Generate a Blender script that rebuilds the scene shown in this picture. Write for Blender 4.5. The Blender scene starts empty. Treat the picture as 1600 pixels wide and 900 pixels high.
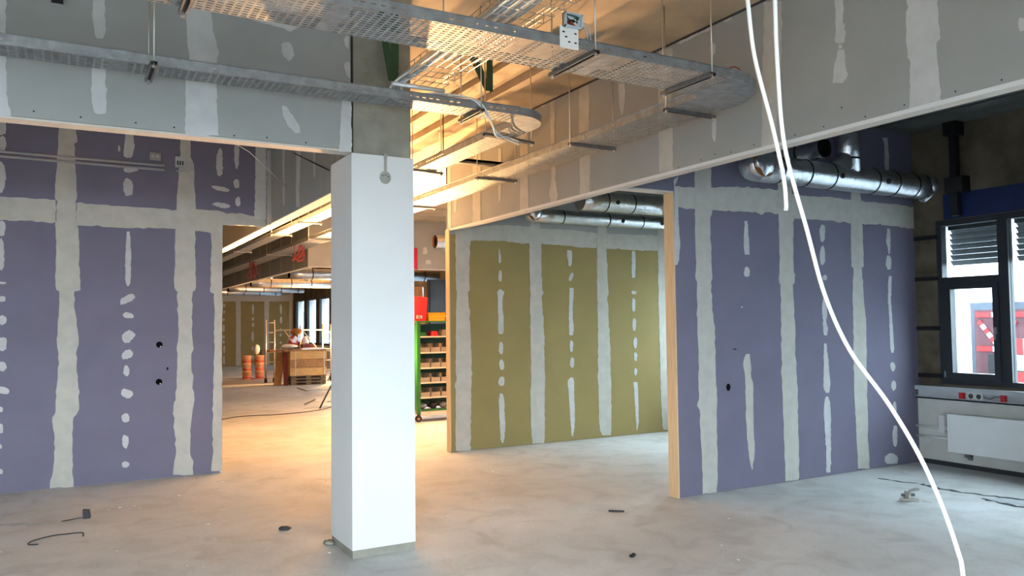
import bpy, bmesh, math, random
from mathutils import Vector, Matrix
random.seed(11)
PI = math.pi
SC = bpy.context.scene
COL = SC.collection
CAM_H = 1.55

# ------------------------------------------------------------------ camera, sky, exposure
cam = bpy.data.cameras.new('camera')
cam.sensor_width = 36.0
cam.lens = 36.0 * 1241.58 / 1600.0
cam.clip_start = 0.05
cam.clip_end = 300
cam_o = bpy.data.objects.new('camera', cam)
COL.objects.link(cam_o)
_yaw, _pitch, _roll = 0.51077, 0.044931, -0.011219
_f = Vector((math.sin(_yaw) * math.cos(_pitch), math.cos(_yaw) * math.cos(_pitch), math.sin(_pitch)))
_r = Vector((math.cos(_yaw), -math.sin(_yaw), 0))
_u = _r.cross(_f)
_r2 = math.cos(_roll) * _r + math.sin(_roll) * _u
_u2 = -math.sin(_roll) * _r + math.cos(_roll) * _u
_m = Matrix((_r2, _u2, -_f)).transposed().to_4x4()
_m.translation = Vector((0, 0, CAM_H))
cam_o.matrix_world = _m
SC.camera = cam_o

SC.view_settings.view_transform = 'Standard'
SC.view_settings.look = 'None'
SC.view_settings.gamma = 1.0
SC.view_settings.use_curve_mapping = False
SC.view_settings.exposure = 0.5

world = bpy.data.worlds.new('overcast_sky')
SC.world = world
world.use_nodes = True
_bg = world.node_tree.nodes['Background']
_bg.inputs[0].default_value = (0.72, 0.87, 1.0, 1)
_bg.inputs[1].default_value = 15.0

WARM = (1.0, 0.55, 0.23)


def portal(name, loc, sx, sy, rot):
    """lets Cycles sample the daylight through a window opening (emits nothing itself)"""
    l = bpy.data.lights.new(name, 'AREA')
    l.shape = 'RECTANGLE'
    l.size, l.size_y = sx, sy
    l.cycles.is_portal = True
    o = bpy.data.objects.new(name, l)
    COL.objects.link(o)
    o.location = loc
    o.rotation_euler = rot
    return o


# ------------------------------------------------------------------ materials
def lin(c):
    return tuple(((v / 255) / 12.92 if v / 255 <= .04045 else ((v / 255 + .055) / 1.055) ** 2.4) for v in c)


MATS = {}


def mat(name, rgb, rough=.7, metal=0., var=.08, scale=6., bump=0., bscale=60., spec=.5, stretch=None, second=None, thr=(.45, .6)):
    """noise-varied principled material; rgb is an sRGB albedo"""
    m = bpy.data.materials.new(name)
    m.use_nodes = True
    nt = m.node_tree
    b = nt.nodes['Principled BSDF']
    b.inputs['Roughness'].default_value = rough
    b.inputs['Metallic'].default_value = metal
    b.inputs['Specular IOR Level'].default_value = spec
    tc = nt.nodes.new('ShaderNodeNewGeometry')
    mp = nt.nodes.new('ShaderNodeMapping')
    nt.links.new(tc.outputs['Position'], mp.inputs[0])
    if stretch:
        mp.inputs['Scale'].default_value = stretch
    n = nt.nodes.new('ShaderNodeTexNoise')
    n.inputs['Scale'].default_value = scale
    n.inputs['Detail'].default_value = 6
    nt.links.new(mp.outputs[0], n.inputs['Vector'])
    r = nt.nodes.new('ShaderNodeValToRGB')
    c = lin(rgb)
    c2 = lin(second) if second else tuple(v * (1 - 2 * var) for v in c)
    c1 = c if second else tuple(min(1, v * (1 + var)) for v in c)
    lo, hi = thr if second else (.3, .7)
    r.color_ramp.elements[0].position = lo
    r.color_ramp.elements[1].position = hi
    r.color_ramp.elements[0].color = (*c2, 1)
    r.color_ramp.elements[1].color = (*c1, 1)
    nt.links.new(n.outputs['Fac'], r.inputs[0])
    nt.links.new(r.outputs[0], b.inputs['Base Color'])
    if bump:
        n2 = nt.nodes.new('ShaderNodeTexNoise')
        n2.inputs['Scale'].default_value = bscale
        n2.inputs['Detail'].default_value = 5
        nt.links.new(mp.outputs[0], n2.inputs['Vector'])
        bp = nt.nodes.new('ShaderNodeBump')
        bp.inputs['Strength'].default_value = bump
        bp.inputs['Distance'].default_value = .01
        nt.links.new(n2.outputs['Fac'], bp.inputs['Height'])
        nt.links.new(bp.outputs[0], b.inputs['Normal'])
    MATS[name] = m
    return m


def emit_mat(name, rgb, s):
    m = bpy.data.materials.new(name)
    m.use_nodes = True
    b = m.node_tree.nodes['Principled BSDF']
    b.inputs['Emission Color'].default_value = (*rgb, 1)
    b.inputs['Emission Strength'].default_value = s
    return m


def glass_mat():
    m = bpy.data.materials.new('window_glass')
    m.use_nodes = True
    nt = m.node_tree
    nt.nodes.clear()
    o = nt.nodes.new('ShaderNodeOutputMaterial')
    mx = nt.nodes.new('ShaderNodeMixShader')
    t = nt.nodes.new('ShaderNodeBsdfTransparent')
    t.inputs[0].default_value = (.93, .97, .97, 1)
    g = nt.nodes.new('ShaderNodeBsdfGlossy')
    g.inputs['Roughness'].default_value = .02
    lw = nt.nodes.new('ShaderNodeLayerWeight')
    pw = nt.nodes.new('ShaderNodeMath')
    pw.operation = 'POWER'
    pw.inputs[1].default_value = 4
    nt.links.new(lw.outputs['Facing'], pw.inputs[0])
    ma = nt.nodes.new('ShaderNodeMath')
    ma.operation = 'MULTIPLY_ADD'
    ma.inputs[1].default_value = .5
    ma.inputs[2].default_value = .03
    nt.links.new(pw.outputs[0], ma.inputs[0])
    nt.links.new(ma.outputs[0], mx.inputs[0])
    nt.links.new(t.outputs[0], mx.inputs[1])
    nt.links.new(g.outputs[0], mx.inputs[2])
    nt.links.new(mx.outputs[0], o.inputs[0])
    return m


M_VIOLET = mat('violet_plasterboard', (116, 112, 129), .85, var=.03, scale=3, spec=.25)
M_GREEN = mat('green_plasterboard', (148, 132, 86), .85, var=.03, scale=3, spec=.25)
M_GREY = mat('grey_plasterboard', (156, 157, 153), .85, var=.03, scale=3, spec=.25)
M_FILL = mat('joint_filler', (186, 183, 173), .9, var=.05, scale=9, bump=.15, bscale=25, spec=.2)
M_FILLB = mat('joint_filler_dabs', (192, 192, 190), .9, var=.05, scale=9, spec=.2)
M_TIMBER = mat('timber_post', (216, 186, 146), .8, var=.06, scale=7, stretch=(6, 6, .7), spec=.2)
M_BARTUBE = mat('bright_tube', (228, 228, 226), .3, .4, var=.03)
M_EDGE = mat('wall_end_board', (205, 198, 188), .85, var=.04, scale=8, spec=.2)
M_WHITE = mat('white_painted_board', (216, 216, 213), .75, var=.015, scale=2.5, spec=.25)
M_CONC = mat('raw_concrete', (150, 147, 134), .9, var=.14, scale=5, bump=.25, bscale=30, spec=.2)
M_CONCB = mat('concrete_pier', (104, 95, 80), .95, var=.2, scale=4, bump=.3, bscale=22, spec=.1)
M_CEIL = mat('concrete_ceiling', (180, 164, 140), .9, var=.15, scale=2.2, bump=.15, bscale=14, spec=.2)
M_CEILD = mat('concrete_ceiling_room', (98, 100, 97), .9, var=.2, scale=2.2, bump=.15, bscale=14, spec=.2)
M_GALV = mat('galvanised_steel', (158, 162, 164), .52, .7, var=.12, scale=18, bump=.04, bscale=40)
M_GALVD = mat('galvanised_strut', (150, 152, 154), .45, 1., var=.12, scale=25)
M_ROD = mat('zinc_rod', (205, 200, 190), .4, 1., var=.05)
M_FOIL = mat('foil_duct', (222, 225, 227), .3, 1., var=.08, scale=12, bump=.55, bscale=28)
M_BLACK = mat('black_plastic', (22, 22, 24), .5, var=.05)
M_DARKIN = mat('dark_hole', (14, 14, 15), .9, var=.0, spec=.05)
M_FRAME = mat('anthracite_frame', (38, 43, 48), .45, var=.05)
M_BLUE = mat('blue_membrane', (12, 34, 82), .55, var=.12, scale=8)
M_BLINDS = mat('blind_slat', (66, 71, 73), .5, .3, var=.05)
M_GSTEEL = mat('green_painted_steel', (38, 78, 52), .5, var=.1, scale=12)
M_CABLE = mat('white_cable', (238, 238, 232), .5, var=.02)
M_CABLEG = mat('grey_cable', (178, 182, 186), .5, var=.05)
M_RED = mat('red_plastic', (196, 30, 30), .45, var=.06)
M_REDW = mat('red_wire', (140, 38, 28), .5, var=.06)
M_SIGN = mat('red_sign', (190, 26, 50), .5, var=.02)
M_YEL = mat('yellow_plastic', (226, 168, 24), .45, var=.05)
M_GSHELF = mat('green_shelf_paint', (34, 98, 38), .45, var=.06)
M_CREAM = mat('cream_shelf', (200, 186, 160), .6, var=.05)
M_BIN = mat('beige_bin', (150, 134, 108), .6, var=.08)
M_WOOD = mat('crate_pine', (206, 160, 100), .75, var=.12, scale=5, stretch=(1, 1, 8))
M_WOODD = mat('pallet_wood', (120, 98, 74), .85, var=.2, scale=6, stretch=(1, 1, 6))
M_CHIP = mat('brown_board', (166, 120, 76), .8, var=.12, scale=14)
M_BUCKET = mat('orange_bucket', (226, 170, 132), .5, var=.05)
M_BUCKETR = mat('bucket_band', (186, 84, 58), .55, var=.05)
M_ALU = mat('aluminium_tube', (206, 200, 190), .4, .9, var=.05)
M_PLAST = mat('milky_plastic_sheet', (225, 222, 214), .4, var=.06, scale=4)
M_CLOTHR = mat('checked_cloth', (180, 70, 66), .9, second=(225, 222, 226), scale=9, thr=(.46, .54))
M_CLOTHB = mat('brown_cloth', (150, 100, 52), .9, var=.15)
M_MAROON = mat('maroon_case', (110, 32, 30), .55, var=.1)
M_RADI = mat('radiator_white', (232, 234, 232), .4, var=.01)
M_PARA = mat('parapet_render', (205, 204, 196), .9, var=.06, scale=4, bump=.1)
M_DUCTW = mat('wall_channel', (186, 190, 194), .5, var=.05)
M_FACADE = mat('white_facade', (240, 242, 244), .8, var=.02)
M_ASPH = mat('asphalt', (112, 112, 114), .95, var=.1)
M_TRUCK = mat('truck_door', (84, 44, 48), .6, var=.1)
M_GREYP = mat('grey_plaster', (158, 156, 146), .9, var=.08, scale=12, bump=.2)
M_BRASS = mat('copper_ring', (176, 120, 74), .4, .8, var=.1)
M_CRACK_SHADE = mat('dark_crack_and_shade', (58, 60, 62), .95, var=.1)
M_SCREED = mat('screed_patch', (178, 182, 182), .85, var=.08, scale=9)
M_CHIPS = mat('white_plaster_crumbs', (206, 204, 198), .9, var=.05)
M_RECESS = mat('gate_shadow_grey', (78, 84, 94), .9)
M_OFFICE = mat('sky_block_cladding', (92, 104, 118), .7, var=.12, scale=.7)
M_SKYBLOCKG = mat('sky_block_glazing', (60, 74, 92), .2, var=.1)
M_GLASS = glass_mat()


def floor_mat():
    m = bpy.data.materials.new('screed_floor')
    m.use_nodes = True
    nt = m.node_tree
    b = nt.nodes['Principled BSDF']
    b.inputs['Specular IOR Level'].default_value = .35
    g = nt.nodes.new('ShaderNodeNewGeometry')

    def noise(s, det=6, dist=0.):
        n = nt.nodes.new('ShaderNodeTexNoise')
        n.inputs['Scale'].default_value = s
        n.inputs['Detail'].default_value = det
        n.inputs['Distortion'].default_value = dist
        nt.links.new(g.outputs['Position'], n.inputs['Vector'])
        return n

    def ramp(src, pts):
        r = nt.nodes.new('ShaderNodeValToRGB')
        e = r.color_ramp.elements
        e[0].position, e[0].color = pts[0][0], (*pts[0][1], 1)
        e[1].position, e[1].color = pts[-1][0], (*pts[-1][1], 1)
        for p, c in pts[1:-1]:
            x = e.new(p)
            x.color = (*c, 1)
        nt.links.new(src, r.inputs[0])
        return r

    def mix(a, c, fac, mode='MULTIPLY'):
        x = nt.nodes.new('ShaderNodeMix')
        x.data_type = 'RGBA'
        x.blend_type = mode
        x.inputs[0].default_value = fac
        nt.links.new(a, x.inputs[6])
        nt.links.new(c, x.inputs[7])
        return x.outputs[2]
    base = ramp(noise(.55, 5, .4).outputs['Fac'], [(.3, lin((186, 185, 181))), (.5, lin((200, 200, 197))), (.72, lin((214, 214, 212)))])
    mid = ramp(noise(3.2, 8, .8).outputs['Fac'], [(.32, (.78, .77, .75)), (.5, (.96, .96, .95)), (.75, (1.05, 1.05, 1.05))])
    fine = ramp(noise(38, 6).outputs['Fac'], [(.3, (.9, .9, .9)), (.7, (1.04, 1.04, 1.04))])
    vo = nt.nodes.new('ShaderNodeTexVoronoi')
    vo.inputs['Scale'].default_value = 4.3
    vo.inputs['Randomness'].default_value = 1
    nt.links.new(g.outputs['Position'], vo.inputs['Vector'])
    spots = ramp(vo.outputs['Distance'], [(.012, (.62, .6, .57)), (.03, (1, 1, 1))])
    c = mix(base.outputs[0], mid.outputs[0], .8)
    c = mix(c, fine.outputs[0], .7)
    c = mix(c, spots.outputs[0], .6)
    nt.links.new(c, b.inputs['Base Color'])
    rr = ramp(noise(2.1, 5).outputs['Fac'], [(.3, (.5, .5, .5)), (.7, (.78, .78, .78))])
    nt.links.new(rr.outputs[0], b.inputs['Roughness'])
    bp = nt.nodes.new('ShaderNodeBump')
    bp.inputs['Strength'].default_value = .16
    bp.inputs['Distance'].default_value = .02
    nt.links.new(noise(11, 8, .3).outputs['Fac'], bp.inputs['Height'])
    nt.links.new(bp.outputs[0], b.inputs['Normal'])
    return m


M_FLOOR = floor_mat()


# ------------------------------------------------------------------ mesh helpers
class MB:
    def __init__(self):
        self.v, self.f, self.sm = [], [], []

    def add(self, vs, fs, smooth=False):
        o = len(self.v)
        self.v += [tuple(p) for p in vs]
        self.f += [tuple(i + o for i in f) for f in fs]
        self.sm += [smooth] * len(fs)
        return self

    def box(self, x0, x1, y0, y1, z0, z1):
        v = [(x, y, z) for x in (x0, x1) for y in (y0, y1) for z in (z0, z1)]
        return self.add(v, [(0, 1, 3, 2), (4, 6, 7, 5), (0, 4, 5, 1), (2, 3, 7, 6), (0, 2, 6, 4), (1, 5, 7, 3)])

    def bar(self, a, b, w, h, up=(0, 0, 1)):
        """rectangular bar from a to b, w across, h along 'up'"""
        a, b = Vector(a), Vector(b)
        d = (b - a).normalized()
        s = d.cross(Vector(up))
        if s.length < 1e-4:
            s = d.cross(Vector((1, 0, 0)))
        s.normalize()
        u = s.cross(d)
        vs = []
        for p in (a, b):
            for i, j in ((-1, -1), (1, -1), (1, 1), (-1, 1)):
                vs.append(p + s * (w / 2 * i) + u * (h / 2 * j))
        return self.add(vs, [(3, 2, 1, 0), (4, 5, 6, 7), (0, 1, 5, 4), (1, 2, 6, 5), (2, 3, 7, 6), (3, 0, 4, 7)])

    def tube(self, path, r, n=8, caps=True, smooth=True):
        P = [Vector(p) for p in path]
        R = r if isinstance(r, (list, tuple)) else [r] * len(P)
        d0 = (P[1] - P[0]).normalized()
        ref = Vector((0, 0, 1)) if abs(d0.z) < .9 else Vector((1, 0, 0))
        s = d0.cross(ref).normalized()
        vs, fs = [], []
        for i, p in enumerate(P):
            d = (P[min(i + 1, len(P) - 1)] - P[max(i - 1, 0)]).normalized()
            s = (s - d * s.dot(d)).normalized()
            u = d.cross(s)
            for k in range(n):
                t = 2 * PI * k / n
                vs.append(p + (s * math.cos(t) + u * math.sin(t)) * R[i])
        for i in range(len(P) - 1):
            for k in range(n):
                a, b = i * n + k, i * n + (k + 1) % n
                fs.append((a, a + n, b + n, b))
        self.add(vs, fs, smooth)
        if caps:
            o = len(self.v) - len(vs)
            self.f += [tuple(o + k for k in range(n)), tuple(o + (len(P) - 1) * n + k for k in range(n - 1, -1, -1))]
            self.sm += [False, False]
        return self

    def lathe(self, prof, c, n=20, smooth=True):
        vs, fs = [], []
        for r, z in prof:
            for k in range(n):
                t = 2 * PI * k / n
                vs.append((c[0] + r * math.cos(t), c[1] + r * math.sin(t), c[2] + z))
        for i in range(len(prof) - 1):
            for k in range(n):
                a, b = i * n + k, i * n + (k + 1) % n
                fs.append((a, b, b + n, a + n))
        return self.add(vs, fs, smooth)

    def prism(self, poly, fn, t0, t1):
        """polygon (list of 2d) -> 3d by fn(u, v, t), extruded from t0 to t1"""
        n = len(poly)
        vs = [fn(u, v, t0) for u, v in poly] + [fn(u, v, t1) for u, v in poly]
        fs = [tuple(range(n - 1, -1, -1)), tuple(range(n, 2 * n))]
        fs += [(i, (i + 1) % n, n + (i + 1) % n, n + i) for i in range(n)]
        return self.add(vs, fs)

    def blob(self, c, rx, ry, rz, seed=0, amp=.2, nu=12, nv=8):
        rnd = random.Random(seed)
        ph = [(rnd.uniform(0, 6.28), rnd.uniform(0, 6.28), rnd.randint(1, 4), rnd.randint(1, 4)) for _ in range(4)]
        vs, fs = [], []
        for j in range(nv + 1):
            b = -PI / 2 + PI * j / nv
            for i in range(nu):
                a = 2 * PI * i / nu
                k = 1 + amp * sum(math.sin(p[2] * a + p[0]) * math.cos(p[3] * b + p[1]) for p in ph) / 2
                vs.append((c[0] + rx * k * math.cos(a) * math.cos(b), c[1] + ry * k * math.sin(a) * math.cos(b), c[2] + rz * k * math.sin(b)))
        for j in range(nv):
            for i in range(nu):
                fs.append((j * nu + i, j * nu + (i + 1) % nu, (j + 1) * nu + (i + 1) % nu, (j + 1) * nu + i))
        return self.add(vs, fs, True)

    def perf(self, o, u, v, nu, nv, du, dv, su, sv, solid=None):
        """sheet of nu x nv cells, each with a slot su x sv; 'solid(i)' leaves column i unslotted"""
        o, u, v = Vector(o), Vector(u), Vector(v)
        for i in range(nu):
            if solid and solid(i):
                self.add([o + u * (i * du), o + u * ((i + 1) * du), o + u * ((i + 1) * du) + v * (nv * dv), o + u * (i * du) + v * (nv * dv)], [(0, 1, 2, 3)])
                continue
            for j in range(nv):
                c = o + u * ((i + .5) * du) + v * ((j + .5) * dv)
                a = [c + u * (x * du / 2) + v * (y * dv / 2) for x, y in ((-1, -1), (1, -1), (1, 1), (-1, 1))]
                h = [c + u * (x * su / 2) + v * (y * sv / 2) for x, y in ((-1, -1), (1, -1), (1, 1), (-1, 1))]
                self.add(a + h, [(0, 1, 5, 4), (1, 2, 6, 5), (2, 3, 7, 6), (3, 0, 4, 7)])
        return self


def wloc(o):
    p = Vector((0, 0, 0))
    while o:
        p += Vector(o.location)
        o = o.parent
    return p


def build(name, mb, m, parent=None, origin=None, local=False, kind=None, label=None):
    """one mesh object; vertices given in world space unless local"""
    me = bpy.data.meshes.new(name)
    off = Vector((0, 0, 0))
    if not local:
        off = wloc(parent) if parent else Vector((0, 0, 0))
        if origin is not None:
            off = off + (Vector(origin) - off)
    me.from_pydata([tuple(Vector(p) - off) for p in mb.v], [], mb.f)
    me.polygons.foreach_set('use_smooth', mb.sm)
    me.materials.append(m)
    bm = bmesh.new()
    bm.from_mesh(me)
    if not getattr(mb, 'open', False):
        bmesh.ops.recalc_face_normals(bm, faces=bm.faces)
    bm.to_mesh(me)
    bm.free()
    o = bpy.data.objects.new(name, me)
    COL.objects.link(o)
    if parent:
        o.parent = parent
        if not local and origin is not None:
            o.location = off - wloc(parent)
    elif origin is not None:
        o.location = origin
    if kind:
        o['kind'] = kind
    if label:
        o['label'] = label
    return o


def tag(o, label, cat, group=None):
    o['label'] = label
    o['category'] = cat
    if group:
        o['group'] = group
    return o


def thing(name, label, cat, loc=(0, 0, 0), group=None, rotz=0.):
    o = bpy.data.objects.new(name, None)
    COL.objects.link(o)
    o.location = loc
    o.rotation_euler = (0, 0, rotz)
    o.empty_display_size = .1
    return tag(o, label, cat, group)


def one(name, mb, m, label, cat, origin, group=None):
    return tag(build(name, mb, m, None, origin), label, cat, group)


def struct(name, mb, m, parent=None):
    return build(name, mb, m, parent, kind='structure')


def spline(pts, n=8):
    """Catmull-Rom through pts"""
    P = [Vector(p) for p in pts]
    P = [P[0] * 2 - P[1]] + P + [P[-1] * 2 - P[-2]]
    out = []
    for i in range(1, len(P) - 2):
        for k in range(n):
            t = k / n
            a, b, c, d = P[i - 1], P[i], P[i + 1], P[i + 2]
            out.append(.5 * ((2 * b) + (c - a) * t + (2 * a - 5 * b + 4 * c - d) * t * t + (3 * b - a - 3 * c + d) * t ** 3))
    out.append(P[-2])
    return out


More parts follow.
